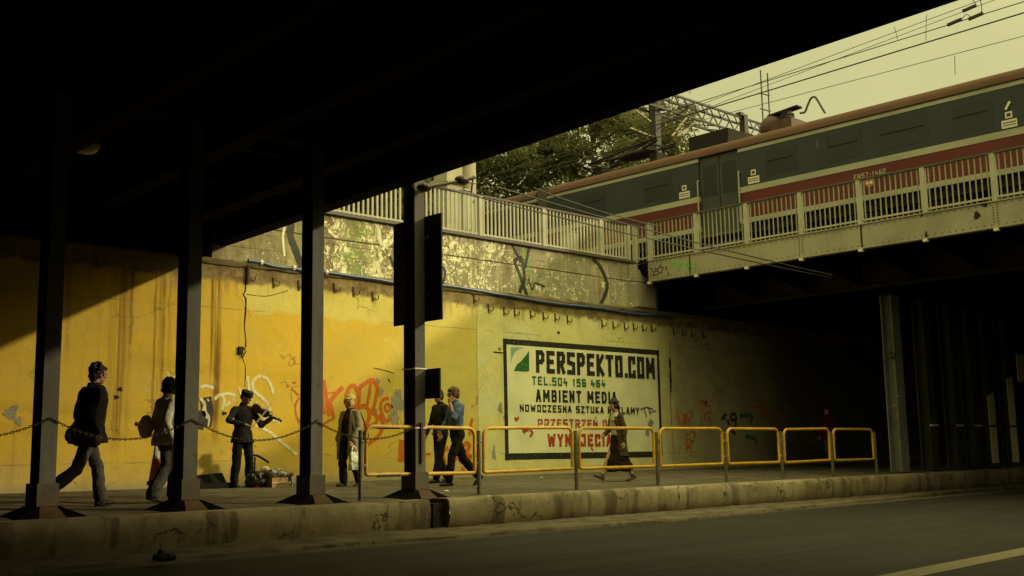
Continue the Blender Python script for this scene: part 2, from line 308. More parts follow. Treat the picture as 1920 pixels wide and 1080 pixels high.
# train paints
M['t_roof'] = gm('rusty_orange_roof_paint', (.105, .045, .020), .6, 1.0, .8, c2=(.065, .031, .016), stretch=(1, .3, 2))
M['t_cream'] = gm('cream_stripe_paint', (.42, .40, .28), .62, 1.6, .5, c2=(.28, .26, .17), stretch=(1, .4, 1.5))
M['t_teal'] = gm('dark_teal_paint', (.034, .039, .040), .7, 1.0, .5, c2=(.027, .028, .027), stretch=(1, .5, 1), bs=.05)
M['t_red'] = gm('dull_red_paint', (.135, .020, .010), .7, 1.0, .5, c2=(.075, .015, .009), stretch=(1, .4, 1), bs=.05)
M['t_door'] = gm('grey_door_paint', (.055, .057, .046), .75, 1.5, .45, bs=.05)
M['t_glass'] = gm('dark_coach_glass', (.024, .027, .027), .9, 2, .30, spec=.32, bs=.0)
M['t_under'] = gm('underframe_grime', (.018, .015, .011), .5, 3, .85)
M['t_grey'] = gm('grime_grey', (.11, .095, .07), .6, 3, .7)
M['t_white'] = gm('white_sticker', (.74, .70, .55), .9, 6, .5)
# people
M['skin'] = gm('skin', (.40, .20, .11), .85, 9, .55, bs=.05)
M['skin_p'] = gm('pale_skin', (.50, .28, .17), .88, 9, .55, bs=.05)
M['hair_d'] = gm('dark_hair', (.020, .012, .008), .6, 50, .5, bs=.8, bscale=90)
M['hair_b'] = gm('brown_hair', (.085, .045, .020), .6, 50, .5, bs=.8, bscale=90)
M['hair_y'] = gm('blonde_hair', (.70, .48, .17), .7, 50, .5, bs=.8, bscale=90)
def cloth(name, c, k=.75): return gm(name, c, k, 5, .9, bs=.35, bscale=70, spec=.12)
M['c_black'] = cloth('black_cloth', (.014, .012, .010))
M['c_black2'] = cloth('charcoal_cloth', (.022, .020, .018))
M['c_jeans'] = cloth('grey_denim', (.085, .080, .062))
M['c_jeans2'] = cloth('pale_denim', (.20, .19, .14))
M['c_beige'] = cloth('pale_jacket', (.66, .62, .46))
M['c_tote'] = cloth('beige_canvas', (.85, .63, .45))
M['c_olive'] = cloth('olive_shawl', (.27, .235, .135), .8)
M['c_maroon'] = cloth('maroon_knit', (.07, .022, .016))
M['c_blue'] = cloth('blue_jersey', (.105, .155, .27), .85)
M['c_brown'] = cloth('brown_cardigan', (.085, .062, .036))
M['c_blouse'] = cloth('pale_blouse', (.50, .46, .28))
M['c_skirt'] = cloth('black_skirt', (.020, .012, .010))
M['c_red'] = cloth('red_jacket', (.07, .008, .006))
M['shoe'] = gm('dark_shoe', (.014, .011, .009), .8, 8, .5)
M['shoe2'] = gm('brown_sandal', (.10, .055, .03), .8, 8, .55)

# ------------------------------------------------------------------ mesh helpers
class MB:
    def __init__(s): s.v = []; s.f = []
    def add(s, vs, fs): o = len(s.v); s.v += [tuple(v) for v in vs]; s.f += [tuple(i+o for i in f) for f in fs]; return s
    def box(s, x0, x1, y0, y1, z0, z1):
        vs = [(x, y, z) for z in (z0, z1) for y in (y0, y1) for x in (x0, x1)]
        return s.add(vs, [(0, 2, 3, 1), (4, 5, 7, 6), (0, 1, 5, 4), (2, 6, 7, 3), (0, 4, 6, 2), (1, 3, 7, 5)])
    def hexa(s, b, t):                                      # two quads, bottom and top, same winding
        return s.add(list(b)+list(t), [(3, 2, 1, 0), (4, 5, 6, 7), (0, 1, 5, 4), (1, 2, 6, 5), (2, 3, 7, 6), (3, 0, 4, 7)])
    def tube(s, pts, r, n=8, closed=False):
        P = [Vector(p) for p in pts]; N = len(P); rr = r if isinstance(r, (list, tuple)) else [r]*N; rings = []; prev = None
        for i in range(N):
            if closed: t = P[(i+1) % N]-P[i-1]
            else: t = P[min(i+1, N-1)]-P[max(i-1, 0)]
            t.normalize()
            a = prev if prev is not None else (Vector((0, 0, 1)) if abs(t.z) < .9 else Vector((1, 0, 0)))
            u = (a - t*a.dot(t)).normalized(); prev = u; v = t.cross(u)
            rings.append([P[i]+(u*math.cos(2*math.pi*k/n)+v*math.sin(2*math.pi*k/n))*rr[i] for k in range(n)])
        vs = [p for rg in rings for p in rg]; fs = []
        for i in range(N if closed else N-1):
            j = (i+1) % N
            for k in range(n): fs.append((i*n+k, i*n+(k+1) % n, j*n+(k+1) % n, j*n+k))
        if not closed: fs += [tuple(range(n-1, -1, -1)), tuple((N-1)*n+k for k in range(n))]
        return s.add(vs, fs)
    def bar(s, a, b, wd, ht):                               # box-section bar between two points
        a, b = Vector(a), Vector(b); t = (b-a).normalized(); q = Vector((0, 0, 1)) if abs(t.z) < .95 else Vector((0, 1, 0))
        u = t.cross(q).normalized()*wd/2; v = u.cross(t).normalized()*ht/2
        return s.hexa([a-u-v, a+u-v, a+u+v, a-u+v], [b-u-v, b+u-v, b+u+v, b-u+v])
    def lathe(s, c, prof, n=14):
        vs = []; fs = []
        for r, z in prof: vs += [(c[0]+r*math.cos(2*math.pi*k/n), c[1]+r*math.sin(2*math.pi*k/n), c[2]+z) for k in range(n)]
        for i in range(len(prof)-1):
            for k in range(n): fs.append((i*n+k, i*n+(k+1) % n, (i+1)*n+(k+1) % n, (i+1)*n+k))
        fs += [tuple(range(n-1, -1, -1)), tuple((len(prof)-1)*n+k for k in range(n))]
        return s.add(vs, fs)
    def ell(s, c, rx, ry, rz, ax=None, n=14, m=10):
        A = ax or Matrix.Identity(3); vs = [Vector(c)+A@Vector((0, 0, -rz))]; fs = []
        for i in range(1, m):
            th = math.pi*i/m
            for k in range(n):
                ph = 2*math.pi*k/n; vs.append(Vector(c)+A@Vector((rx*math.sin(th)*math.cos(ph), ry*math.sin(th)*math.sin(ph), -rz*math.cos(th))))
        vs.append(Vector(c)+A@Vector((0, 0, rz)))
        for k in range(n): fs.append((0, 1+(k+1) % n, 1+k))
        for i in range(m-2):
            for k in range(n): a = 1+i*n; b = a+n; fs.append((a+k, a+(k+1) % n, b+(k+1) % n, b+k))
        a = 1+(m-2)*n
        for k in range(n): fs.append((a+k, a+(k+1) % n, len(vs)-1))
        return s.add(vs, fs)
    def cap(s, p0, p1, r0, r1, n=12):                       # tapered capsule
        p0, p1 = Vector(p0), Vector(p1); t = (p1-p0).normalized(); pts = []; rs = []
        for k in range(5): a = math.pi/2*(k+.35)/5; pts.append(p0-t*r0*math.cos(a)); rs.append(r0*math.sin(a))
        pts.append(p0); rs.append(r0); pts.append(p1); rs.append(r1)
        for k in range(4, -1, -1): a = math.pi/2*(k+.35)/5; pts.append(p1+t*r1*math.cos(a)); rs.append(r1*math.sin(a))
        return s.tube(pts, rs, n)
    def limb(s, pts, rs, n=12):
        for i in range(len(pts)-1): s.cap(pts[i], pts[i+1], rs[i], rs[i+1], n)
        return s
    def loft(s, secs, n=20):                                # (centre, ax_f, ax_l, rf, rl) elliptical sections, capped
        vs = []; fs = []
        for c, af, al, rf, rl in secs:
            c, af, al = Vector(c), Vector(af), Vector(al)
            vs += [c+af*rf*math.cos(2*math.pi*k/n)+al*rl*math.sin(2*math.pi*k/n) for k in range(n)]
        for i in range(len(secs)-1):
            for k in range(n): fs.append((i*n+k, i*n+(k+1) % n, (i+1)*n+(k+1) % n, (i+1)*n+k))
        fs += [tuple(range(n-1, -1, -1)), tuple((len(secs)-1)*n+k for k in range(n))]
        return s.add(vs, fs)
    def prism(s, poly, depth, plane):                       # poly of (a, b); plane maps (a, b, d) -> xyz
        n = len(poly); vs = [plane(a, b, 0) for a, b in poly]+[plane(a, b, depth) for a, b in poly]
        fs = [tuple(range(n-1, -1, -1)), tuple(range(n, 2*n))]+[(i, (i+1) % n, n+(i+1) % n, n+i) for i in range(n)]
        return s.add(vs, fs)
ORG = {}
def obj(name, mb, mat, parent=None, smooth=None, fix=True):
    me = bpy.data.meshes.new(name); off = Vector((0, 0, 0))
    if parent is not None: off = ORG[parent.name]
    me.from_pydata([(v[0]-off.x, v[1]-off.y, v[2]-off.z) for v in mb.v], [], mb.f)
    if fix:
        bm = bmesh.new(); bm.from_mesh(me); bmesh.ops.recalc_face_normals(bm, faces=bm.faces); bm.to_mesh(me); bm.free()
    me.update()
    for m in (mat if isinstance(mat, (list, tuple)) else [mat]): me.materials.append(m if not isinstance(m, str) else M[m])
    if smooth:
        me.polygons.foreach_set('use_smooth', [True]*len(me.polygons))
        me.set_sharp_from_angle(angle=R_(smooth))
    o = bpy.data.objects.new(name, me); COL.objects.link(o)
    if parent is not None: o.parent = parent
    ORG[o.name] = off
    return o
def tag(o, label, cat, group=None, kind=None):
    if label: o['label'] = label
    if cat: o['category'] = cat
    if group: o['group'] = group
    if kind: o['kind'] = kind
    return o
def thing(name, label, cat, loc=(0, 0, 0), group=None, kind=None):
    o = bpy.data.objects.new(name, None); COL.objects.link(o); o.location = loc; o.empty_display_size = .2
    ORG[o.name] = Vector(loc); return tag(o, label, cat, group, kind)
def copy_thing(root, delta):
    r = root.copy(); COL.objects.link(r); r.location = root.location+Vector(delta); ORG[r.name] = ORG[root.name]+Vector(delta)
    for ch in list(root.children):
        c = ch.copy(); COL.objects.link(c); c.parent = r; ORG[c.name] = ORG[r.name]
        for g in ch.children: d = g.copy(); COL.objects.link(d); d.parent = c; ORG[d.name] = ORG[r.name]
    return r
def struct(name, mb, mat, **k): return tag(obj(name, mb, mat, **k), None, None, None, 'structure')
def smoothline(pts, sub=6, closed=False):
    P = [Vector(p) for p in pts]; out = []; n = len(P)
    for i in range(n if closed else n-1):
        p0 = P[(i-1) % n] if closed or i > 0 else P[0]*2-P[1]; p1 = P[i]; p2 = P[(i+1) % n]
        p3 = P[(i+2) % n] if closed or i+2 < n else P[-1]*2-P[-2]
        for k in range(sub):
            t = k/sub; out.append(.5*((2*p1)+(p2-p0)*t+(2*p0-5*p1+4*p2-p3)*t*t+(3*p1-p0-3*p2+p3)*t**3))
    if not closed: out.append(P[-1])
    return out
class Marks:                                                # flat paint strokes lying on a plane, each a little prouder than the last
    def __init__(s, plane, d0=.003): s.mb = MB(); s.pl = plane; s.d = d0
    def stroke(s, pts, wd, curve=True, taper=False, rough=0.0):
        P = [Vector((a, b, 0)) for a, b in pts]
        P = smoothline(P, 6) if curve and len(P) > 2 else P
        n = len(P); Lf = []; Rt = []
        for i in range(n):
            t = (P[min(i+1, n-1)]-P[max(i-1, 0)]).normalized(); nn = Vector((-t.y, t.x, 0))
            k = wd/2*(1-.6*abs(2*i/(n-1)-1)**3 if taper else 1)*(1+random.uniform(-rough, rough))
            Lf.append(P[i]+nn*k); Rt.append(P[i]-nn*k)
        vs = [s.pl(q.x, q.y, s.d) for q in Lf]+[s.pl(q.x, q.y, s.d) for q in Rt]
        s.mb.add(vs, [(i, i+1, n+i+1, n+i) for i in range(n-1)]); s.d += .00025; return s
    def poly(s, pts): s.mb.add([s.pl(a, b, s.d) for a, b in pts], [tuple(range(len(pts)))]); s.d += .00025; return s
    def blob(s, c, rx, ry, n=22, j=.3):
        ph = random.random()*6; q = [1+j*(.6*math.sin(3*t+ph)+.4*math.sin(7*t+ph*2)+random.uniform(-.35, .35)) for t in [2*math.pi*k/n for k in range(n)]]
        return s.poly([(c[0]+rx*q[k]*math.cos(2*math.pi*k/n), c[1]+ry*q[k]*math.sin(2*math.pi*k/n)) for k in range(n)])
def wallplane(Y): return lambda a, b, d: (a, Y-d, b)
# block lettering: strokes on a unit cell, flat ends
GL = {
 'P': [[(0, 0), (0, 1), (.75, 1), (1, .9), (1, .62), (.75, .5), (.1, .46)]], 'E': [[(1, 1), (0, 1), (0, 0), (1, 0)], [(0, .52), (.8, .52)]],
 'R': [[(0, 0), (0, 1), (.8, 1), (1, .9), (1, .62), (.75, .5), (.1, .48)], [(.45, .48), (1, 0)]], 'S': [[(1, 1), (0, 1), (0, .56), (1, .46), (1, 0), (0, 0)]],
 'K': [[(0, 0), (0, 1)], [(1, 1), (.12, .5), (1, 0)]], 'H': [[(0, 0), (0, 1)], [(1, 0), (1, 1)], [(0, .5), (1, .5)]], 'T': [[(.5, 0), (.5, 1)], [(0, 1), (1, 1)]],
 'O': [[(0, .5), (0, 0), (1, 0), (1, 1), (0, 1), (0, .5)]], 'C': [[(1, .8), (1, 1), (0, 1), (0, 0), (1, 0), (1, .2)]], 'M': [[(0, 0), (.04, 1), (.5, .35), (.96, 1), (1, 0)]],
 'L': [[(0, 1), (0, 0), (1, 0)]], 'A': [[(0, 0), (.42, 1), (.58, 1), (1, 0)], [(.22, .3), (.78, .3)]], 'B': [[(0, .5), (0, 0), (.9, 0), (1, .12), (1, .42), (.8, .52), (.1, .52)], [(0, .5), (0, 1), (.8, 1), (.95, .88), (.95, .6)]],
 'I': [[(.5, 0), (.5, 1)]], 'N': [[(0, 0), (0, 1), (1, 0), (1, 1)]], 'D': [[(0, .5), (0, 0), (.75, 0), (1, .25), (1, .75), (.75, 1), (0, 1), (0, .5)]], 'W': [[(0, 1), (.22, 0), (.5, .75), (.78, 0), (1, 1)]],
 'Z': [[(0, 1), (1, 1), (0, 0), (1, 0)]], 'U': [[(0, 1), (0, 0), (1, 0), (1, 1)]], 'Y': [[(0, 1), (.5, .48), (1, 1)], [(.5, .5), (.5, 0)]], 'J': [[(.3, 1), (1, 1), (1, 0), (0, 0), (0, .2)]],
 '5': [[(1, 1), (0, 1), (0, .55), (1, .55), (1, 0), (0, 0)]], '0': [[(0, .5), (0, 0), (1, 0), (1, 1), (0, 1), (0, .5)]], '4': [[(.75, 0), (.75, .55)], [(.25, 1), (0, .4), (1, .4)]], '1': [[(.1, .8), (.55, 1), (.55, 0)]],
 '6': [[(1, 1), (0, 1), (0, 0), (1, 0), (1, .52), (0, .52)]], '7': [[(0, 1), (1, 1), (.35, 0)]], '2': [[(0, 1), (1, 1), (1, .55), (0, .45), (0, 0), (1, 0)]], '-': [[(.1, .5), (.9, .5)]], '.': [], ' ': [],
}
def lettering(mk, text, x0, x1, z0, z1, sw, gap=.28, wide={'M': 1.25, 'W': 1.35, 'I': .45, '1': .6, '.': .3, ' ': .55, '-': .7}):
    """text between x0..x1 (first to last letter) with cap height z0..z1 (pairs left/right allowed)"""
    za, zb = z0 if isinstance(z0, tuple) else (z0, z0); ta, tb = z1 if isinstance(z1, tuple) else (z1, z1)
    ws = []; base = []
    for ch in text: c = {'Ń': 'N', 'Ę': 'E'}.get(ch, ch); base.append(c); ws.append(wide.get(c, 1.0))
    tot = sum(ws)+gap*(len(text)-1); u = (x1-x0)/tot; x = x0
    for ch, c, wd in zip(text, base, ws):
        wd *= u; xa = x+sw/2; ww = max(wd-sw, .001)
        def P(a, b):
            X = xa+a*ww; t = (X-x0)/(x1-x0); lo = za+(zb-za)*t+sw/2; hi = ta+(tb-ta)*t-sw/2
            return (X, lo+(hi-lo)*b)
        for s in GL[c]:
            pts = [P(a, b) for a, b in s]
            for i in range(len(pts)-1):
                a, b = Vector(pts[i]), Vector(pts[i+1]); t = (b-a).normalized()
                e0 = sw/2*(.98 if (i > 0 or True) else 0); e1 = sw/2*.98
                if len(pts) > 2 and i > 0: e0 *= .75
                mk.stroke([tuple(a-t*e0), tuple(b+t*e1)], sw, False)
        t = (x-x0)/(x1-x0); lo = za+(zb-za)*t; hi = ta+(tb-ta)*t
        if c == '.': mk.stroke([(x+wd*.1, lo+sw*.5), (x+wd*.1+sw, lo+sw*.5)], sw, False)
        if ch == 'Ń': mk.stroke([(x+wd*.4, hi+sw*.3), (x+wd*.7, hi+sw*1.3)], sw*.8, False)
        if ch == 'Ę': mk.stroke([(x+wd*.75, lo), (x+wd*.6, lo-sw*.7), (x+wd*.95, lo-sw*1.1)], sw*.6, False)
        x += wd+gap*u
# ------------------------------------------------------------------ setting: ground, road, pavement
g = MB(); g.box(-700, 900, -700, 17, -.6, -.05)
struct('ground', g, 'earth')
g = MB(); nx = 60
g.add([(-60, -14.0, 0), (110, -14.0, 0), (110, 11.75, 0), (-60, 11.75, 0)], [(0, 1, 2, 3)])
struct('road', g, 'road')
g = MB()
a, b = (9.1, 4.83), (60, 6.6)
g.add([(a[0]-22, a[1]-.78-.15, .004), (b[0], b[1]-.15, .004), (b[0], b[1]+.15, .004), (a[0]-22, a[1]-.78+.15, .004)], [(0, 1, 2, 3)])
struct('road_marking', g, gm('worn_road_paint', (.20, .165, .095), .6, 9, .7, c2=(.11, .092, .055)))
def rough_strip(secs, xs, jit):
    """sweeps a (y, z) section along X with random chips; secs: list of (y, z)"""
    mb = MB(); k = len(secs); vs = []
    for X in xs:
        for j, (y, z) in enumerate(secs): q = jit[j]; vs.append((X, y+random.uniform(-q, q), z+random.uniform(-q, q)*.8))
    fs = [(i*k+j, i*k+j+1, (i+1)*k+j+1, (i+1)*k+j) for i in range(len(xs)-1) for j in range(k-1)]
    return mb.add(vs, fs)
xs1 = [-50+.5*i for i in range(100)]+[0+.09*i for i in range(118)]
xs2 = [10.80+.10*i for i in range(200)]+[30.8+.6*i for i in range(110)]
mb = rough_strip([(12.72, -.05), (12.69, .08), (12.66, .2), (12.66, .33), (12.68, .425), (12.72, .452), (12.95, .462)], xs1, [0, .006, .008, .008, .014, .012, 0])
k0 = obj('kerb_wall', mb, 'plinth', smooth=50); tag(k0, 'dark stained concrete kerb wall under the row of steel columns', 'kerb wall', 'raised kerb walls')
mb.v  # second length beyond the joint, a little further forward and chipped
mb = rough_strip([(12.72, -.05), (12.60, .06), (12.56, .2), (12.56, .35), (12.58, .435), (12.63, .468), (12.95, .466)], xs2, [0, .008, .010, .010, .018, .015, 0])
mb.add([(10.80, 12.72, -.05), (10.80, 12.60, .06), (10.80, 12.56, .35), (10.80, 12.63, .468), (10.80, 13.2, .466), (10.80, 13.2, -.05)], [(0, 1, 2, 3, 4, 5)])
k1 = obj('kerb_wall', mb, 'plinth', smooth=50); tag(k1, 'patchy lighter concrete kerb wall under the yellow railing', 'kerb wall', 'raised kerb walls')
g = MB(); g.box(10.60, 10.82, 12.70, 13.3, -.05, .40); struct('kerb_joint', g, 'crack')
xs = [-50+.5*i for i in range(100)]+[.15*i for i in range(250)]+[37.6+.8*i for i in range(80)]
def gut(X): return 11.62-.5*max(0, min(1, (X-8)/6))+1.0*max(0, min(1, (X-14.5)/12))
mb = MB(); vs = []
for X in xs:
    y0 = gut(X); q = .012
    for y, z in ((y0, -.03), (y0+.01, .035), (y0+.04, .05), (y0+.22, .052), (y0+.24, .044), (12.4, .05), (12.75, .06)):
        vs.append((X, y+random.uniform(-q, q), z+random.uniform(-q, q)*.7))
k = 7
mb.add(vs, [(i*k+j, i*k+j+1, (i+1)*k+j+1, (i+1)*k+j) for i in range(len(xs)-1) for j in range(k-1)])
struct('kerb', mb, 'kerb', smooth=60)
mb = MB(); vs = []; ys = [12.93, 13.3, 13.8, 14.6, 15.6, 16.6, 17.6, 18.3, 18.75]
XS = [-50+2*i for i in range(25)]+[.4*i for i in range(90)]+[36+2*i for i in range(36)]
for X in XS:
    for y in ys: vs.append((X, y, floor_z(y)+random.uniform(-.006, .006)+(.012*max(0, min(1, (X-18)/6)) if y > 13 else 0)))
k = len(ys)
mb.add(vs, [(i*k+j, i*k+j+1, (i+1)*k+j+1, (i+1)*k+j) for i in range(len(XS)-1) for j in range(k-1)])
struct('pavement', mb, 'pave', smooth=60)
# far side of the road, behind the photographer
g = MB(); g.box(-60, 110, -14, -3.2, -.05, .14); struct('pavement', g, 'pave')
g = MB(); g.box(-60, 110, -9.0, -8.2, .14, 6.9)
tag(obj('retaining_wall', g, gm('far_wall_concrete', (.16, .14, .09), .6, 1, .9)), 'plain concrete retaining wall across the road, facing the yellow one', 'wall')
g = MB(); g.box(16, 47, -9.8, -9.6, 5.9, 13.0)  # unseen panel added to keep the sun off the kerb and road
tag(obj('sun_blocker', g, 'fence_d'), 'tall panel added out of view across the road to block the sun', 'barrier')
g = MB(); g.box(-700, 900, -700, -9.002, -.04, 5.9); struct('embankment', g, 'earth')
g = MB(); g.box(-700, 900, 19.3, 900, -.05, 5.98); struct('embankment', g, 'earth')
for i, (gx, gy) in enumerate(((26.6, 0), (31.6, 0))):
    g = MB()
    for r in (.75, 2.19): g.box(gx+r-.035, gx+r+.035, -60, 160, 6.30, 6.46)
    for y in range(-20, 60): g.box(gx+.2, gx+2.75, y*.65, y*.65+.24, 6.16, 6.30)
    tag(obj('railway_track', g, 'rust'), ('rusty track carrying the red commuter train over the bridge', 'rusty track hidden beyond the red commuter train')[i], 'track')

# ------------------------------------------------------------------ the yellow retaining wall
wall = thing('retaining_wall', 'long yellow painted retaining wall with graffiti and a grey block upper part', 'wall', (0, WY, 0))
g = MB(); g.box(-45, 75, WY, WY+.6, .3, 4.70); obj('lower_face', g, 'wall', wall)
g = MB(); g.box(10.3, 23.4, WY+.03, WY+.6, 4.80, 6.00); obj('upper_face', g, 'upper', wall)
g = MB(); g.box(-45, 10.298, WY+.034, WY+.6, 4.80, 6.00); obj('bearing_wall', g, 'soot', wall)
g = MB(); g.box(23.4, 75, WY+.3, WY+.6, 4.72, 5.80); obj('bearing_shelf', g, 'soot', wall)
mb = rough_strip([(WY+.05, 4.69), (WY-.03, 4.70), (WY-.05, 4.74), (WY-.045, 4.79), (WY+.05, 4.83)], [-45+.8*i for i in range(63)]+[5.4+.12*i for i in range(152)]+[23.7+1*i for i in range(50)], [0, .012, .012, .015, .005])
obj('ledge', mb, gm('ledge_dirt', (.20, .15, .07), .5, 4, .9, bs=.6), wall, smooth=50)
g = MB(); g.box(-45, 22.55, WY-.05, WY+.62, 6.00, 6.06); obj('coping', g, 'fence_d', wall)
g = MB(); g.add([(22.35, WY+.02, 4.8), (22.62, WY-.07, 4.86), (23.3, WY-.07, 4.86), (23.5, WY+.02, 4.8), (22.35, WY+.02, 6.0), (22.55, WY-.06, 5.9), (23.3, WY-.06, 5.44), (23.5, WY+.02, 5.44)], [(0, 1, 5, 4), (1, 2, 6, 5), (2, 3, 7, 6), (4, 5, 6, 7), (0, 3, 2, 1), (0, 4, 7, 3)])
obj('corner_pier', g, 'upper', wall)
hooks = [(466, 520), (512, 530), (559, 535), (626, 540), (662, 547), (698, 556), (888, 560), (915, 578), (944, 584), (964, 586), (994, 589), (1018, 593), (1040, 595), (1063, 599), (1128, 607), (1149, 610), (1170, 612), (1187, 613), (1204, 615), (1221, 616), (1262, 622), (1279, 624), (1296, 626), (1317, 628)]
for hx, hy in hooks:
    X, Z = wp(hx, hy); g = MB()
    g.bar((X, WY-.012, Z+.10), (X+.01, WY-.012, Z-.10), .03, .022)
    g.tube([(X+.015, WY-.015, Z-.03), (X+.07, WY-.05, Z-.07), (X+.12, WY-.06, Z-.03), (X+.12, WY-.05, Z+.03)], .012, 6)
    obj('hook', g, 'rust', wall, smooth=40)
# cracks and pipes painted over the wall face
mk = Marks(wallplane(WY))
mk.stroke([wp(*p) for p in ((461, 525), (460, 545), (456, 552), (461, 560), (460, 590), (458, 610), (461, 640), (460, 655))], .030, False, rough=.3)
mk.stroke([wp(*p) for p in ((452, 664), (456, 676), (460, 690), (459, 725))], .016, True)
mk.stroke([wp(*p) for p in ((462, 552), (500, 555), (540, 545))], .012)
mk.stroke([wp(*p) for p in ((1256, 640), (1258, 700), (1257, 760), (1262, 830), (1262, 868))], .018, True, rough=.4)
mk.stroke([wp(*p) for p in ((1255, 672), (1257, 705), (1258, 736))], .07, True, rough=.4)
mk.stroke([wp(*p) for p in ((1060, 560), (1110, 575), (1190, 590))], .02)
for p in ((937, 654), (1047, 624), (1323, 755), (733, 762), (420, 775), (225, 730), (218, 745)):
    mk.blob(wp(*p), .05, .035)
mk.stroke([wp(*p) for p in ((925, 660), (945, 662))], .03)
mk.stroke([wp(*p) for p in ((700, 690), (715, 693), (740, 700))], .014); mk.stroke([wp(*p) for p in ((728, 710), (731, 718))], .03)
obj('crack', mk.mb, 'crack', wall, fix=False)
g = MB(); X, Z = wp(450, 657); g.box(X-.045, X+.045, WY-.05, WY, Z-.07, Z+.07); g.tube([(X+.05, WY-.03, Z+.05), (X+.1, WY-.04, Z-.02), (X+.03, WY-.03, Z-.14)], .012, 6)
obj('junction_box', g, 'black', wall)
g = MB()
g.tube([(X_, WY-.035, Z_) for X_, Z_ in (wp(463, 497), wp(463, 520), wp(462, 532))], .03, 8)
obj('drain_pipe', g, 'rust', wall)
# peeled plaster
mk = Marks(wallplane(WY))
for p, a, b in (((745, 752), .17, .22), ((738, 783), .16, .15), ((713, 735), .07, .10), ((708, 715), .05, .07), ((704, 772), .06, .06), ((938, 765), .07, .12), ((947, 782), .06, .08), ((926, 850), .05, .16), ((20, 775), .10, .10), ((35, 790), .05, .07), ((72, 760), .04, .05), ((28, 765), .05, .05)):
    mk.blob(wp(*p), a, b, 26, .35)
obj('peeled_patch', mk.mb, 'grey_patch', wall, fix=False)
# graffiti
def graffiti(mat, strokes, curve=True, label=None, taper=False, plane=None, f=wp, d0=.0045):
    mk = Marks(plane or wallplane(WY), d0)
    for wd, pts in strokes: mk.stroke([f(*p) for p in pts], wd, curve and len(pts) > 2, taper, .06)
    o = obj('graffiti', mk.mb, mat, wall if plane is None else None, fix=False)
    if label: o['label'] = label
    return o
def z2(u, v): return (320+u/2.7, 600+v/2.7)
def z3(u, v): return (560+u/4.154, 640+v/4.154)
def z5(u, v): return (640+u/5.683, 770+v/5.683)
graffiti('white_spray', [(.058, [z2(*p) for p in q]) for q in (
    [(150, 340), (180, 333), (218, 345)], [(150, 395), (172, 430), (165, 470), (195, 500)], [(222, 402), (240, 383), (268, 375), (300, 374), (322, 382), (318, 400), (295, 420), (268, 436)], [(262, 380), (272, 410), (262, 455)], [(345, 338), (358, 375), (362, 395)],
    [(392, 282), (388, 300), (396, 340), (402, 380), (408, 420)], [(520, 372), (508, 335), (492, 302), (470, 288), (445, 286), (424, 300), (414, 324), (420, 352), (440, 376), (465, 395), (487, 420), (500, 448), (500, 476), (488, 500)], [(436, 415), (428, 450), (420, 470)], [(470, 505), (510, 503), (552, 520)], [(425, 530), (460, 545), (500, 567), (535, 595), (570, 625), (605, 655), (640, 682)], [(700/2, 355), (356, 372)])], label='white sprayed letters behind the violinist')
graffiti('white_spray', [(.05, [(313, 697), (318, 708), (324, 722)]), (.08, [(325, 705), (331, 712)])])
graffiti('orange', [(w_, [z3(*p) for p in q]) for w_, q in (
    (.10, [(192, 300), (215, 440), (240, 580)]), (.08, [(200, 350), (185, 470), (200, 565)]), (.10, [(345, 355), (290, 410), (242, 470)]), (.07, [(240, 465), (260, 530), (275, 600)]), (.04, [(275, 600), (230, 620), (190, 645)]), (.03, [(190, 410), (300, 395)]),
    (.09, [(368, 425), (395, 360), (430, 345), (460, 390), (468, 440), (462, 510)]), (.08, [(425, 450), (432, 490), (440, 525)]), (.09, [(470, 440), (478, 360), (520, 325), (572, 300), (605, 340), (618, 380)]), (.08, [(615, 375), (600, 450), (575, 545)]), (.07, [(562, 315), (550, 400), (532, 495)]),
    (.09, [(440, 560), (470, 515), (515, 505), (550, 550), (540, 620), (500, 668)]), (.08, [(545, 535), (590, 560), (612, 600), (590, 645), (530, 665), (480, 670)]), (.08, [(622, 570), (655, 640), (625, 730), (530, 808)]), (.07, [(700, 440), (655, 455), (638, 510), (655, 580), (680, 620), (720, 600)]), (.06, [(690, 485), (670, 510), (685, 545), (710, 530), (705, 495), (690, 485)]))], label='large orange sprayed letters behind the blonde woman')
graffiti('orange', [(.045, [z2(*p) for p in q]) for q in ([(612, 348), (650, 382)], [(652, 392), (632, 430), (636, 480), (652, 522)], [(615, 318), (636, 317)], [(585, 333), (598, 338)])])
graffiti('orange', [(w_, [z5(*p) for p in q]) for w_, q in (
    (.16, [(648, 310), (640, 430), (632, 545)]), (.10, [(640, 440), (665, 405), (700, 420), (706, 560)]), (.10, [(1100, 350), (1060, 430), (1140, 395)]), (.09, [(1075, 420), (1090, 500), (1110, 560)]), (.10, [(1300, 370), (1340, 345), (1365, 380), (1330, 440), (1290, 490)]), (.10, [(1290, 490), (1370, 480), (1365, 525)]), (.08, [(1395, 80), (1375, 170), (1368, 260)]), (.05, [(1350, 190), (1395, 180)]), (.08, [(1200, 540), (1240, 490), (1290, 560)]), (.05, [(800, 470), (950, 460)]), (.06, [(1280, 600), (1310, 640)]))], label='orange sprayed letters low on the wall behind the two men')
def z6(u, v): return (1240+u/5.333, 740+v/5.333)
graffiti('orange', [(.06, [z6(*p) for p in q]) for q in ([(150, 150), (175, 260), (205, 320)], [(190, 150), (175, 240)], [(210, 190), (225, 300), (235, 190), (250, 290), (262, 180)], [(270, 170), (300, 165), (305, 220), (275, 250), (290, 330)], [(200, 320), (260, 400), (300, 370), (340, 400), (300, 480), (250, 520), (260, 440), (320, 470)], [(230, 560), (290, 520), (295, 600)], [(330, 400), (310, 540)])], taper=True)
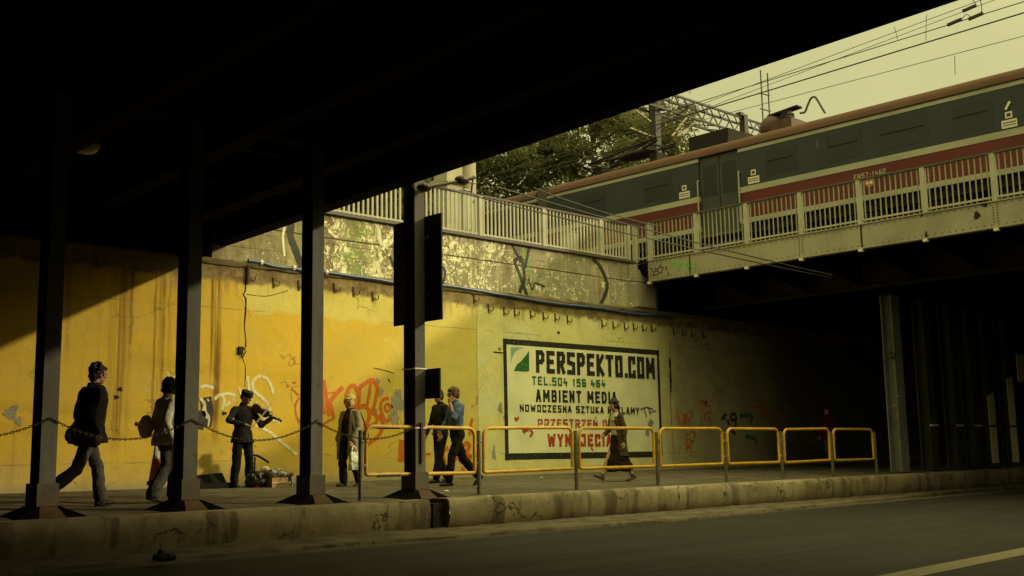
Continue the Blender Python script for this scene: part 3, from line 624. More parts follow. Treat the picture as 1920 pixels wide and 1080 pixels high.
graffiti('orange', [(.045, [z6(*p) for p in q]) for q in ([(375, 50), (390, 100), (410, 60), (430, 95), (460, 40)], [(410, 200), (420, 120), (470, 110), (490, 170), (440, 190), (430, 240), (475, 255), (480, 210)], [(400, 230), (405, 320)], [(490, 230), (488, 330)])])
graffiti('black_spray', [(.09, [z6(*p) for p in q]) for q in ([(600, 250), (650, 190)], [(610, 210), (640, 250)], [(690, 200), (735, 195), (745, 250), (700, 250), (690, 205)], [(660, 250), (680, 310)], [(745, 270), (740, 340)], [(690, 350), (740, 395)])])
graffiti('blue_spray', [(.12, [z6(*p) for p in q]) for q in ([(780, 215), (900, 210), (890, 280)], [(840, 420), (930, 440), (945, 500)])])
graffiti('orange', [(.06, [z6(*p) for p in q]) for q in ([(910, 30), (905, 110), (950, 125), (1060, 120)], [(970, 60), (1000, 110)], [(990, 190), (1060, 180), (1040, 215), (1000, 215)], [(1150, 120), (1150, 330)], [(1180, 250), (1240, 240), (1200, 320)])])
graffiti('black_spray', [(.25, [(385, 745), (388, 770), (384, 800)]), (.16, [(380, 770), (374, 805)]), (.10, [(390, 750), (396, 765)])])
graffiti('white_spray', [(.03, [(383, 752), (386, 772), (392, 782), (390, 800)]), (.03, [(388, 748), (392, 752)])], d0=.008)
graffiti('purple_spray', [(.035, [(1200, 768), (1212, 764), (1224, 768)]), (.035, [(1206, 764), (1212, 782)]), (.03, [(1214, 763), (1220, 778)]), (.025, [(1216, 774), (1230, 770)])], d0=.014)
graffiti('grey_patch', [(.18, [(1222, 788), (1217, 800)]), (.14, [(1214, 806), (1212, 816)])], d0=.013)
graffiti('ad_red2', [(.05, [(965, 782), (968, 788), (972, 782)]), (.05, [(980, 800), (984, 812)]), (.05, [(992, 804), (998, 812), (993, 818)]), (.10, [(979, 808), (990, 804)])], d0=.013)
# strokes on the upper blocks
def z7(u, v): return (900+u/4.8, 480+v/4.8)
UP = wallplane(WY+.03)
def upg(mat, st):
    mk = Marks(UP, .0035)
    for wd, pts in st: mk.stroke([wp(*p) for p in pts], wd, len(pts) > 2, False, .08)
    obj('graffiti', mk.mb, mat, wall, fix=False)
upg('black_spray', [(.10, [z7(310, 45), z7(350, 20), z7(390, 10)]), (.10, [z7(318, 50), z7(380, 210), z7(440, 385)]), (.10, [z7(385, 20), z7(405, 150), z7(400, 230), z7(360, 330)]), (.09, [z7(450, -80), z7(410, 110)]), (.08, [(960, 455), (978, 492)]), (.13, [z7(1020, 20), z7(1090, 100), z7(1140, 210), z7(1150, 290), z7(1110, 400), z7(1080, 455)]),
    (.16, [(548, 418), (546, 440), (556, 470), (567, 500)]), (.07, [(832, 436), (822, 462)]), (.06, [(823, 494), (836, 508), (832, 534)]), (.04, [z7(440, 200), z7(475, 300), z7(500, 240)]), (.05, [z7(500, 240), z7(590, 275)]), (.07, [(732, 480), (744, 508)])])
upg('white_spray', [(.07, [(700, 410), (712, 430), (716, 460)]), (.07, [(745, 440), (728, 460), (712, 452)]), (.09, [(708, 490), (712, 508), (720, 520)]), (.05, [(535, 425), (532, 445), (535, 480)])])
# the painted advertisement
adl = [wp(*p) for p in ((945, 634), (1237, 660), (1239, 858), (948, 862))]
ax0, ax1, az0, az1 = 17.74, 23.44, .945, 3.735
ad = thing('painted_advertisement', 'cream advertisement with black frame and green telephone number painted on the wall', 'advertisement', (ax0, WY, az0))
g = MB(); g.box(ax0+.06, ax1-.06, WY-.0035, WY+.01, az0+.06, az1-.06); obj('background', g, 'ad_white', ad)
mk = Marks(wallplane(WY), .0045)
mk.stroke([(ax0, az0+.085), (ax1, az0+.065)], .15, False); mk.stroke([(ax0, az1-.07), (ax1+.02, az1-.055)], .135, False)
mk.stroke([(ax0+.065, az0), (ax0+.05, az1)], .11, False); mk.stroke([(ax1-.045, az0), (ax1-.04, az1)], .10, False)
obj('frame', mk.mb, 'ad_black', ad, fix=False)
def row(nm, text, pl, pr, mat, sw, gap=.26, sy=1):
    """pl/pr: photo points (x, y top, y bottom) at the first and last letter"""
    a = wp(pl[0], pl[1]); b = wp(pl[0], pl[2]); c = wp(pr[0], pr[1]); d = wp(pr[0], pr[2])
    mk = Marks(wallplane(WY), .006); lettering(mk, text, a[0], c[0], (b[1], d[1]), (a[1], c[1]), sw, gap)
    return obj(nm, mk.mb, mat, ad, fix=False)
row('lettering', 'PERSPEKTO.COM', (1004, 656, 699), (1226, 671, 711), 'ad_black', .115, .22)
row('lettering', 'TEL.504 156 464', (997, 705, 722), (1134, 713, 727), 'ad_green', .046, .34)
row('lettering', 'AMBIENT MEDIA', (1004, 730, 754), (1155, 735, 757), 'ad_black', .066, .32)
row('lettering', 'NOWOCZESNA SZTUKA REKLAMY', (974, 758, 772), (1197, 764, 777), 'ad_black', .040, .36)
row('lettering', 'PRZESTRZEŃ DO', (1008, 785, 803), (1148, 787, 803), 'ad_red', .050, .28)
row('lettering', 'WYNAJĘCIA', (1026, 813, 838), (1146, 814, 837), 'ad_red2', .078, .30)
def z8(u, v): return wp(900+u/3.6, 600+v/3.6)
mk = Marks(wallplane(WY), .006)
g_ = [z8(330, 208), z8(300, 250), z8(272, 282), z8(248, 300), z8(228, 345), z8(325, 349), z8(331, 340)]
mk.poly(g_); obj('emblem', mk.mb, 'ad_green', ad, fix=False)
mk = Marks(wallplane(WY), .006)
mk.poly([z8(205, 185), z8(298, 186), z8(255, 200), z8(232, 222), z8(215, 260), z8(208, 300)]); obj('emblem', mk.mb, 'ad_blue', ad, fix=False)
# blue cable along the ledge
pts = [(-20, WY-.05, 4.86), (6, WY-.05, 4.86), (9.9, WY-.05, 4.92), (10.4, WY-.06, 4.86)]
g = MB(); pp = [wp(*p) for p in ((463, 489), (487, 493), (512, 500), (548, 504), (566, 508), (608, 511), (640, 516), (700, 524), (745, 531), (822, 535), (880, 543), (960, 557), (1040, 570), (1120, 578), (1180, 588), (1230, 592), (1260, 596))]
g.tube(smoothline([(a, WY-.045, b) for a, b in pp], 4), .040, 8)
cb = obj('cable', g, 'blue_cable', None, smooth=50); tag(cb, 'sagging blue cable clipped along the ledge of the yellow wall', 'cable')
for p in ((487, 493), (548, 503), (609, 511)):
    X, Z = wp(*p); q = MB(); q.tube([(X-.03, WY-.045, Z), (X+.03, WY-.045, Z)], .055, 8); obj('clamp', q, 't_white', cb)
# ------------------------------------------------------------------ fence on top of the wall
def bay_fence(name, label, axis, posts, z0, z1, y, mats, bar_w, step, band=None, lean=0.0, ztilt=None):
    """posts: positions along the axis; bars of one bay are one part"""
    f = thing(name, label, 'fence', (posts[0], y, z0) if axis == 'x' else (y, posts[0], z0))
    def P(t, d, z): return (t, y+d, z) if axis == 'x' else (y+d, t, z)
    def bx(mb, t0, t1, d0, d1, za, zb):
        (mb.box(t0, t1, y+d0, y+d1, za, zb) if axis == 'x' else mb.box(y+d0, y+d1, t0, t1, za, zb))
    for t in posts:
        m = MB(); bx(m, t-.052, t+.052, -.05, .05, z0, z1+.01); obj('post', m, mats[0], f)
    lo, hi = min(posts), max(posts)
    m = MB(); bx(m, lo-.1, hi+.1, -.035, .035, z1+.012, z1+.055); obj('handrail', m, mats[1], f)
    m = MB(); bx(m, lo, hi, -.018, .018, z0+.06, z0+.10); obj('bottom_rail', m, mats[0], f)
    if band: m = MB(); bx(m, lo, hi, .022, .034, band[0], band[1]); obj('middle_rail', m, mats[0], f)
    ps = sorted(posts)
    for a, b in zip(ps, ps[1:]):
        k = max(2, int(round((b-a)/step))); m = MB()
        for i in range(1, k):
            t = a+(b-a)*i/k; bx(m, t-bar_w/2, t+bar_w/2, -bar_w*.35, bar_w*.35, z0+.02, z1+.012)
        obj('bar_panel', m, mats[-1], f)
    return f
bay_fence('metal_fence', 'pale vertical bar fence along the top of the yellow wall', 'x', [-8+2.1*i for i in range(15)]+[22.5], 6.06, 7.02, WY+.15, ('fence', 'fence_d', 'fence'), .042, .125)
# posts and a pale pole standing behind that fence
def z9(u, v): return (780+u/3.6, 200+v/3.6)
g = MB(); g.lathe((21.9, 24.5, 5.9), [(.30, 0), (.30, 2.62), (.36, 2.64), (.36, 2.70), (.24, 2.72), (.24, 3.2), (.27, 3.22), (.24, 3.28), (.24, 4.2), (.26, 4.24), (.24, 4.28), (.22, 7)], 18)
tag(obj('pole', g, 'pale_conc', smooth=40), 'pale round pole with ribbed collar rising behind the fence', 'pole', None)
g = MB(); g.box(20.9, 21.5, 24.3, 24.9, 5.9, 12.5); g.box(20.8, 21.6, 24.2, 25.0, 9.0, 9.12)
tag(obj('pole', g, 'pale_conc'), 'pale square concrete post beside the ribbed round pole', 'pole', None)
p0 = onY(1063, 472, 20.5); p1 = onY(1073, 436, 20.5)
g = MB(); g.box(p0.x-.06, p1.x+.08, 20.42, 20.62, 5.9, p1.z); g.box(p0.x-.08, p1.x+.1, 20.40, 20.64, p1.z, p1.z+.03)
tag(obj('marker_post', g, 'fence'), 'short pale marker post close behind the fence', 'post')
p0 = onY(869, 440, 20.0); p1 = onY(880, 361, 20.0)
g = MB(); g.box(p0.x-.02, p1.x+.0, 19.9, 20.1, 5.9, p1.z); g.box(p0.x-.05, p1.x+.03, 19.87, 20.13, p1.z, p1.z+.04)
tag(obj('marker_post', g, 'fence'), 'tall sunlit pale post behind the fence under the round pole', 'post')

# ------------------------------------------------------------------ bridge overhead (near bridge)
BX = 10.6
def bz(Y): return 5.06-.0286*(Y-19.2)
br = thing('railway_bridge', 'near railway bridge with sooty black underside over the road', 'bridge', (BX, 5, 5))
def ybeam(x0, x1, dz0, dz1, mat, nm, y0=-9, y1=19.2):
    m = MB(); m.hexa([(x0, y0, bz(y0)+dz0), (x1, y0, bz(y0)+dz0), (x1, y1, bz(y1)+dz0), (x0, y1, bz(y1)+dz0)], [(x0, y0, bz(y0)+dz1), (x1, y0, bz(y0)+dz1), (x1, y1, bz(y1)+dz1), (x0, y1, bz(y1)+dz1)])
    return obj(nm, m, mat, br)
ybeam(BX-.03, BX, 0, .75, 'steel_dark', 'edge_girder'); ybeam(BX-.30, BX-.031, 0, .03, 'steel_dark', 'flange')
ybeam(-34, BX-.031, .60, .80, 'soot', 'deck')
for k, x in enumerate((9.3, 7.6, 5.9, 4.2, 2.4, .6, -1.3, -3.2, -5.2, -7.5, -10, -13, -17, -22, -28)):
    ybeam(x-.012, x+.012, .10, .60, 'steel_dark', 'girder'); ybeam(x-.15, x+.15, .07, .10, 'steel_dark', 'flange')
for y in [-7+1.9*i for i in range(14)]:
    m = MB(); m.box(-30, BX-.05, y-.08, y+.08, bz(y)+.28, bz(y)+.42); obj('cross_beam', m, 'soot', br)
m = MB(); m.box(-34, BX-.05, 13.12, 13.46, bz(13.3)+.30, bz(13.3)+.56); obj('bearing_beam', m, 'steel_dark', br)
m = MB(); m.box(-34, BX-.02, -9, 19.2, bz(0)+.95, bz(0)+1.3); obj('parapet', m, 'soot', br)
m = MB(); m.box(-34.6, -34.05, -9, 18.65, 0.0, 6.6); obj('light_stop_wall', m, 'soot', br)  # unseen wall added across the passage to keep daylight out
p = onZ(160, 272, 5.55); g = MB(); g.lathe((p.x, p.y, p.z-.06), [(.05, -.07), (.15, -.04), (.20, .02), (.21, .06), (.10, .09), (.06, .22)], 18)
tag(obj('ceiling_lamp', g, gm('dull_lamp_glass', (.35, .33, .25), .8, 5, .3, bs=0), smooth=40), 'unlit round ceiling lamp under the dark near bridge', 'lamp')

# ------------------------------------------------------------------ columns of the near bridge
def column(x, y, z0, z1, label, group, mat='steel', base=True):
    c = thing('steel_column', label, 'column', (x, y, z0), group)
    hw, hd_, tf, tw = .095, .14, .018, .014
    m = MB(); m.box(x-hw, x+hw, y-hd_, y-hd_+tf, z0+.10, z1); m.box(x-tw/2, x+tw/2, y-hd_+tf, y+hd_-tf, z0+.10, z1); m.box(x-hw, x+hw, y+hd_-tf, y+hd_, z0+.10, z1)
    obj('shaft', m, mat, c)
    if base:
        m = MB(); b = [(x-.125, y-.17, z0+.10), (x+.125, y-.17, z0+.10), (x+.125, y+.17, z0+.10), (x-.125, y+.17, z0+.10)]
        m.hexa(b, [(p[0], p[1], z0+.36) for p in b]); obj('sleeve', m, gm('sleeve_paint', (.105, .085, .052), .5, 4, .8) if 'sleeve_paint' not in bpy.data.materials else bpy.data.materials['sleeve_paint'], c)
        m = MB(); m.hexa([(x-.42, y-.33, z0-.03), (x+.42, y-.33, z0-.03), (x+.42, y+.33, z0-.03), (x-.42, y+.33, z0-.03)], [(x-.14, y-.18, z0+.10), (x+.14, y-.18, z0+.10), (x+.14, y+.18, z0+.10), (x-.14, y+.18, z0+.10)])
        obj('foot', m, 'steel_dark', c)
        m = MB(); m.hexa([(x-.16, y-.36, z0-.04), (x+.16, y-.36, z0-.04), (x+.16, y-.30, z0-.04), (x-.16, y-.30, z0-.04)], [(x-.10, y-.20, z0+.095), (x+.10, y-.20, z0+.095), (x+.10, y-.17, z0+.095), (x-.10, y-.17, z0+.095)])
        obj('gusset', m, 'rust', c)
    return c
CG = 'steel columns of the near bridge along the kerb'
CY_ = 13.3
cols = [(5.21, 'steel column nearest the walking man with the shoulder bag, mostly in shadow'), (7.0, 'steel column half hiding the pedestrian in the pale jacket'), (8.9, 'bare steel column between the violinist and the blonde woman'), (10.8-.05, 'steel column carrying the black sign boards')]
for X, lb in cols: column(X, CY_, .49, bz(CY_)+.30, lb, CG)
for X in (3.3, 1.4, -.5): column(X, CY_, .49, bz(CY_)+.30, 'steel column of the near bridge out to the side of the view', CG)
# sign boards on the last column
g = MB(); g.box(10.88, 10.905, 12.80, 13.98, 3.12, 4.76)
s1 = obj('sign_board', g, 'black'); tag(s1, 'large dark sign board seen edge on, high on a steel column', 'sign board', 'dark sign boards on the column')
g = MB()
for z in (3.5, 4.4): g.box(10.85, 10.88, 13.1, 13.6, z, z+.05)
obj('bracket', g, 'galv', s1)
g = MB(); g.box(10.88, 10.905, 12.86, 13.42, 1.94, 2.39)
s2 = obj('sign_board', g, 'black'); tag(s2, 'small dark sign board above the yellow railing on the same column', 'sign board', 'dark sign boards on the column')
for z in (2.39, 1.50):
    g = MB(); X, w2, d2 = 10.75, .105, .15
    g.tube([(X-w2, CY_-d2, z), (X+w2, CY_-d2, z), (X+w2, CY_+d2, z), (X-w2, CY_+d2, z)], .012, 6, True); obj('strap', g, 't_white', s2)
g = MB(); g.box(10.735, 10.775, 13.125, 13.155, .98, 1.58); obj('lock_bar', g, 'rust', s2)

# ------------------------------------------------------------------ chains
def chain(a, b, sag, label):
    a, b = Vector(a), Vector(b); n = max(8, int((b-a).length/.034)); mb = MB()
    pts = [a.lerp(b, i/n)+Vector((0, 0, -4*sag*(i/n)*(1-i/n))) for i in range(n+1)]
    for i in range(n):
        p, q = pts[i], pts[i+1]; c = (p+q)/2; t = (q-p).normalized(); up_ = Vector((0, 1, 0)) if i % 2 else t.cross(Vector((0, 1, 0))).normalized()
        l_, w_ = .0245, .012
        mb.tube([c+t*l_*math.cos(k*math.pi/4)+up_*w_*math.sin(k*math.pi/4) for k in range(8)], .0052, 5, True)
    o = obj('chain', mb, 'chain', smooth=50); tag(o, label, 'chain', 'chains strung between the columns')
zc = 1.60
cx_ = [c[0] for c in cols]
fy = CY_-.155
chain((cx_[0]-1.9, fy, zc), (cx_[0], fy, zc), .24, 'chain running out of view beyond the shadowed column')
chain((cx_[0], fy, zc), (cx_[1], fy, zc), .25, 'chain drooping across the man with the shoulder bag')
chain((cx_[1], fy, zc), (cx_[2], fy, zc), .27, 'chain drooping in front of the violinist')
chain((cx_[2], fy, zc-.02), (cx_[3], fy, zc-.02), .24, 'chain drooping past the blonde woman to the sign column')

# ------------------------------------------------------------------ yellow railing
rail = thing('guard_railing', 'yellow tubular railing with grey posts along the kerb wall', 'railing', (9.7, 13.3, .45))
rx = [9.71, 12.02, 14.28, 16.51, 18.66, 20.68, 22.70, 24.66]
RYs = [13.25, 13.27, 13.28, 13.3, 13.3, 13.3, 13.3, 13.3]
for i, X in enumerate(rx):
    zb = floor_z(13.3)-.02; top = zb+(1.0 if i not in (3, 4) else .98); Y = RYs[i]
    m = MB(); m.tube([(X, Y, zb), (X, Y, top)], .034, 12)
    p_ = obj('post', m, 'galv', rail, smooth=40)
    m = MB(); m.lathe((X, Y, top), [(.034, 0), (.036, .008), (.02, .02)], 12); obj('cap', m, 'plastic_black', p_)
    m = MB()
    for z in (zb+.52, zb+.83):
        m.box(X-.085 if i else X, X+.085 if i < 7 else X, Y-.012, Y+.012, z-.02, z+.02)
    obj('clamp', m, 'yellow' if i > 3 else 'galv', p_)
for i in range(7):
    a, b, Y, z0, z1 = rx[i]+.10, rx[i+1]-.10, (RYs[i]+RYs[i+1])/2, .45+.37, 1.515; r = .13; P = []
    for cx2, cz2, s0 in ((b-r, z1-r, 0), (a+r, z1-r, 90)):
        for k in range(7): t = R_(s0+15*k); P.append((cx2+r*math.cos(t), Y, cz2+r*math.sin(t)))
    r2 = .035
    for cx2, cz2, s0 in ((a+r2, z0+r2, 180), (b-r2, z0+r2, 270)):
        for k in range(4): t = R_(s0+30*k); P.append((cx2+r2*math.cos(t), Y, cz2+r2*math.sin(t)))
    sl, ty = random.uniform(-.014, .014), random.uniform(-.02, .02); P = [(q[0], q[1]+ty*(q[2]-z0), q[2]+sl*(q[0]-(a+b)/2)) for q in P]
    m = MB(); m.tube(P, .028, 10, True); fr = obj('panel_frame', m, 'yellow', rail, smooth=60)
    if i == 0:
        for z in (z0, z1):
            m = MB(); m.tube([(a+.20, Y, z), (a+.62, Y, z)], .030, 10); q = obj('worn_section', m, 'fence_d', fr, smooth=60)

# ------------------------------------------------------------------ second bridge
GX = 22.7
b2 = thing('railway_bridge', 'far railway bridge with cream riveted edge girder carrying the train', 'bridge', (GX, 10, 5.5))
m = MB(); m.box(GX, GX+.025, -9, 18.35, 5.50, 6.02); eg = obj('edge_girder', m, 'girder', b2)
m = MB(); m.box(GX-.03, GX+.16, -9, 18.36, 6.02, 6.045); obj('top_flange', m, 'girder', b2)
m = MB(); m.box(GX-.03, GX+.16, -9, 18.36, 5.475, 5.50); obj('bottom_flange', m, 'girder', b2)
py = [18.32-1.51*i for i in range(18)]
m = MB()
for y in [18.2-.15*i for i in range(170)]:
    m.box(GX-.009, GX, y-.012, y+.012, 5.955, 5.979); m.box(GX-.009, GX, y-.012, y+.012, 5.54, 5.564)
for y in py[::3]:
    for k in range(6): m.box(GX-.009, GX, y-.012+.04, y+.028+.04-.016, 5.60+k*.06, 5.624+k*.06); m.box(GX-.009, GX, y-.06, y-.036, 5.60+k*.06, 5.624+k*.06)
rv_ = obj('rivet', m, gm('rivet_rust', (.20, .14, .06), .6, 9, .7), eg)
m = MB()
for y in (17.0, 12.25, 6): m.box(GX-.006, GX, y-.02, y+.02, 5.50, 6.02)
rv_['kind'] = 'stuff'
obj('joint', m, 'crack', eg)
for i, y in enumerate(py):
    m = MB(); m.box(GX-.04, GX+.06, y-.05, y+.05, 5.415, 5.474); obj('bolt_plate', m, 't_white', b2)
    m = MB(); m.prism([(GX+.03, 5.50), (GX+.03, 5.75), (25.5, 5.75), (25.5, 5.08)], .03, lambda a, b, d, y=y: (a, y+d, b)); obj('bracket', m, 'soot', b2)
def plY(a, b, d): return (GX-d, a, b)
def gp(x, y): p = onX(x, y, GX); return (p.y, p.z)
def z10(u, v): return gp(1160+u/3.6, 380+v/3.6)
def gmark(mat, st, lab=None):
    mk = Marks(plY, .004)
    for wd, pts in st: mk.stroke([z10(*p) for p in pts], wd, len(pts) > 2)
    q = obj('graffiti', mk.mb, mat, eg, fix=False)
gmark('black_spray', [(.03, q) for q in ([(215, 440), (240, 470), (232, 490), (262, 485), (270, 465), (245, 462)], [(240, 440), (262, 450), (290, 410)], [(280, 435), (300, 440), (290, 470), (275, 475)], [(315, 430), (325, 440), (318, 455)], [(335, 470), (338, 492)])])
gmark('green_spray', [(.05, q) for q in ([(345, 400), (370, 390), (385, 430)], [(360, 420), (400, 400), (395, 455)], [(390, 455), (430, 410), (440, 460)], [(430, 440), (470, 405), (480, 440)], [(455, 450), (515, 410)], [(480, 420), (515, 440), (480, 475)])])
mk = Marks(plY, .004)
for p in ((1846, 382), (1832, 404), (1728, 400), (1737, 440)): mk.blob(gp(*p), .07 if p[0] > 1800 else .03, .08)
obj('rust_patch', mk.mb, 'crack', eg, fix=False)
m = MB(); m.box(GX+.03, 35.8, -9, 19.28, 5.75, 5.98); obj('deck', m, 'soot', b2)
for x in (25.55, 29.2, 32.5, 35.5):
    m = MB(); m.box(x, x+.02, -9, 18.9, 5.04, 5.75); m.box(x-.14, x+.16, -9, 18.9, 5.0, 5.04); obj('main_girder', m, gm('brown_grime', (.055, .042, .022), .5, 1.5, .85) if x < 26 and 'brown_grime' not in bpy.data.materials else 'soot', b2)
m = MB()
for y in [18-1.51*i for i in range(17)]: m.box(26, 35.4, y-.05, y+.05, 5.3, 5.749)
obj('cross_beam', m, 'soot', b2)
m = MB(); m.box(26.9, 29.2, -30, 19.5, 5.99, 6.14); obj('ballast', m, 'earth', b2)
fr = bay_fence('bridge_railing', 'cream post and bar railing on the far bridge in front of the train', 'y', py[::-1]+[18.84], 6.05, 7.03, GX+.07, ('fence', 'fence_d', 'bar'), .026, .122)
# more bridges beyond, closing the view under the deck
b3 = thing('railway_bridge', 'dark third bridge seen through the passage beyond the far columns', 'bridge', (44, 5, 5))
m = MB(); m.box(37.3, 75, -9, 19.2, 5.0, 6.0); obj('deck', m, 'soot', b3)
m = MB(); m.box(35.81, 37.29, 11.0, 19.2, 5.0, 5.9); obj('sun_block_slab', m, 'soot', b3)  # slab added over the gap to keep sun off the wall
m = MB(); m.box(75, 75.5, -9, 18.6, 0, 6.0); obj('light_stop_wall', m, 'soot', b3)  # wall added across the far end to keep the passage dark
# its columns
M['c2'] = gm('grey_column_paint', (.24, .235, .18), .6, 1.6, .75, c2=(.16, .155, .12))
M['c2d'] = gm('painted_shade_column', (.060, .056, .042), .6, 1.6, .75, c2=(.03, .027, .02))  # darker column colour standing in for shade under the deck
M['c3'] = gm('painted_light_pale', (.88, .78, .48), .75, 2.5, .8)  # pale colour standing in for light on two columns; the board shares it
FG = 'columns under the far bridge'
far = [(25.85, 'first pale grey column under the far bridge with white paint dashes'), (27.45, 'second dim column under the far bridge'), (28.9, 'third dim column under the far bridge'), (30.0, None), (31.0, 'column deep under the far bridge with light painted on its lower part'), (32.35, 'column at the end of the far row with painted light reaching higher'), (34.9, None), (35.7, None)]
for i, (X, lb) in enumerate(far):
    c = thing('steel_column', lb or 'column hidden in the dark under the far bridge', 'column', (X, CY_, .55), FG)
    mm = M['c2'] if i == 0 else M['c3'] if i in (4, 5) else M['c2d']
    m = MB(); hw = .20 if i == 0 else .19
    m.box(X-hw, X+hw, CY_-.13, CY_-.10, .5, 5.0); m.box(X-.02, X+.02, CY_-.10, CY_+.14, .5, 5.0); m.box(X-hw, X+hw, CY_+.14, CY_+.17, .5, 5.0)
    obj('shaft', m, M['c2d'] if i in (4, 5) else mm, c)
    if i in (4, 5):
        zl = (2.45, 2.95)[i-4]; m = MB(); m.hexa([(X-hw-.003, CY_-.133, .62), (X+hw+.003, CY_-.133, .62), (X+hw+.003, CY_-.099, .62), (X-hw-.003, CY_-.099, .62)], [(X-hw-.003, CY_-.133, zl), (X+hw+.003, CY_-.133, zl+.10), (X+hw+.003, CY_-.099, zl+.10), (X-hw-.003, CY_-.099, zl)]); obj('painted_light_coat', m, mm, c)  # pale lower coat imitates light on the column, the dark shaft above imitates shade
    m = MB(); m.box(X-.3, X+.3, CY_-.22, CY_+.25, 4.82, 5.0); obj('head_plate', m, 'soot', c)
    if i == 0:
        mk = Marks(wallplane(CY_-.13), .003); f = lambda x, y: (onY(x, y, CY_-.13).x, onY(x, y, CY_-.13).z)
        for q in (((1677, 742), (1686, 742)), ((1673, 761), (1679, 761)), ((1679, 775), (1683, 779), (1679, 783))): mk.stroke([f(*p) for p in q], .05, False)
        obj('paint_dash', mk.mb, 't_white', c, fix=False)
        mk = Marks(wallplane(CY_-.13), .003)
        for q in (((1672, 645), (1672, 662)), ((1668, 662), (1680, 664), (1670, 672), (1681, 671))): mk.stroke([f(*p) for p in q], .03)
        obj('graffiti', mk.mb, 'black_spray', c, fix=False)
    else:
        m = MB(); m.tube([(X-.2, CY_-.145, 1.62), (X+.2, CY_-.145, 1.62)], .03, 6); obj('strap', m, 't_white' if i < 4 else 'wire', c)
fx = [f_[0] for f_ in far]
for i in range(1, 7):
    a, b = Vector((fx[i]+.19, CY_-.15, 1.62)), Vector((fx[i+1]-.19, CY_-.15, 1.62)); m = MB(); m.tube([a.lerp(b, k/8)+Vector((0, 0, -.16*(k/8)*(1-k/8))) for k in range(9)], .016, 6)
    tag(obj('cable', m, 'wire'), 'slack cable strung between the columns under the far bridge', 'cable', 'cables between the far columns')
m = MB(); p0, p1 = onY(1906, 664, 12.9), onY(1935, 717, 12.9); m.box(p0.x, p1.x, 12.9, 12.93, p1.z, p0.z)
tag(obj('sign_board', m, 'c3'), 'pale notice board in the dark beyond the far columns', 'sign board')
# ------------------------------------------------------------------ commuter train
tr = thing('commuter_train', 'red commuter train with dark window band crossing the far bridge', 'train', (28.4, 18, 6.45))
TX0, TX1 = 27.0, 29.85
def tprof(z0, z1, out=0.0): return (TX0-out, TX1+out, z0, z1)
def coach(y0, y1, doors):
    def seg(nm, mat, z0, z1, out, spans):
        m = MB()
        for a, b in spans: m.box(TX0-out, TX1+out, a, b, z0, z1)
        return obj(nm, m, mat, tr)
    sp = []; cur = y0
    for a, b in sorted(doors): sp.append((cur, a)); cur = b
    sp.append((cur, y1))
    body = seg('red_band', 't_red', 7.72, 8.485, 0, sp); seg('window_band', 't_teal', 8.655, 9.715, 0, sp)
    seg('stripe', 't_cream', 7.58, 7.72, .006, sp); seg('stripe', 't_cream', 8.485, 8.655, .008, sp); seg('stripe', 't_cream', 9.715, 9.83, .008, sp)
    m = MB(); prof = [(TX0-.01, 9.83), (TX0+.03, 9.98), (TX0+.16, 10.13), (TX0+.40, 10.235), (TX0+.8, 10.30), ((TX0+TX1)/2, 10.33), (TX1-.8, 10.30), (TX1-.40, 10.235), (TX1-.16, 10.13), (TX1-.03, 9.98), (TX1+.01, 9.83)]
    m.prism(prof, y1-y0, lambda a, b, d: (a, y0+d, b)); obj('roof', m, 't_roof', tr, smooth=40)
    m = MB(); m.box(TX0-.03, TX0+.05, y0, y1, 9.825, 9.855); obj('gutter', m, 't_under', tr)
    for a, b in doors:
        m = MB(); m.box(TX0+.05, TX1-.05, a, b, 7.45, 9.83); d = obj('door', m, 't_door', tr)
        mid = (a+b)/2
        m = MB(); m.box(TX0+.044, TX0+.049, a+.12, mid-.10, 8.6, 9.55); m.box(TX0+.044, TX0+.049, mid+.10, b-.12, 8.6, 9.55); obj('window', m, 't_glass', d)
        m = MB(); m.box(TX0+.042, TX0+.0495, mid-.012, mid+.012, 7.45, 9.8); obj('seam', m, 't_under', d)
        m = MB()
        for y in (a-.02, b+.02): m.tube([(TX0-.05, y, 7.6), (TX0-.05, y, 9.1), (TX0+.0, y, 9.14)], .022, 8)
        obj('handrail', m, 't_cream', d)
        m = MB(); m.box(TX0-.02, TX0+.06, a, b, 7.36, 7.45); m.box(TX0-.04, TX0-.0, a+.1, b-.1, 7.10, 7.13); obj('step', m, 't_grey', d)
    # underframe, bogies
    m = MB(); m.box(TX0+.15, TX1-.15, y0, y1, 7.3, 7.58)
    for k in range(int((y1-y0)/2.2)): y = y0+1+k*2.2; m.box(TX0+.25, TX1-.25, y, y+random.uniform(.8, 1.6), 6.85, 7.3)
    obj('underframe', m, 't_under', tr)
    for yb in (y0+3, y1-3):
        m = MB(); m.box(TX0+.35, TX0+.5, yb-1.5, yb+1.5, 6.75, 7.05)
        for yy in (yb-1.25, yb+1.25): m.box(TX0+.28, TX0+.36, yy-.18, yy+.18, 6.75, 7.0)
        bg_ = obj('bogie', m, 't_under', tr)
        for yy in (yb-1.25, yb+1.25):
            m = MB(); m.tube([(TX0+.52, yy, 6.92), (TX0+.66, yy, 6.92)], .46, 20); m.tube([(TX1-.66, yy, 6.92), (TX1-.52, yy, 6.92)], .46, 20); obj('wheelset', m, 't_under', bg_)
    return body
coach(2.0, 26.15, [(18.33, 19.76), (6.5, 7.9)])
coach(26.75, 50, [(42, 43.4)])
m = MB(); m.box(TX0+.5, TX1-.5, 26.15, 26.75, 7.4, 9.7); obj('gangway', m, 't_under', tr)
m = MB(); m.box(TX0+.1, TX0+.3, 26.22, 26.70, 8.6, 10.2); obj('hose_box', m, 't_grey', tr)
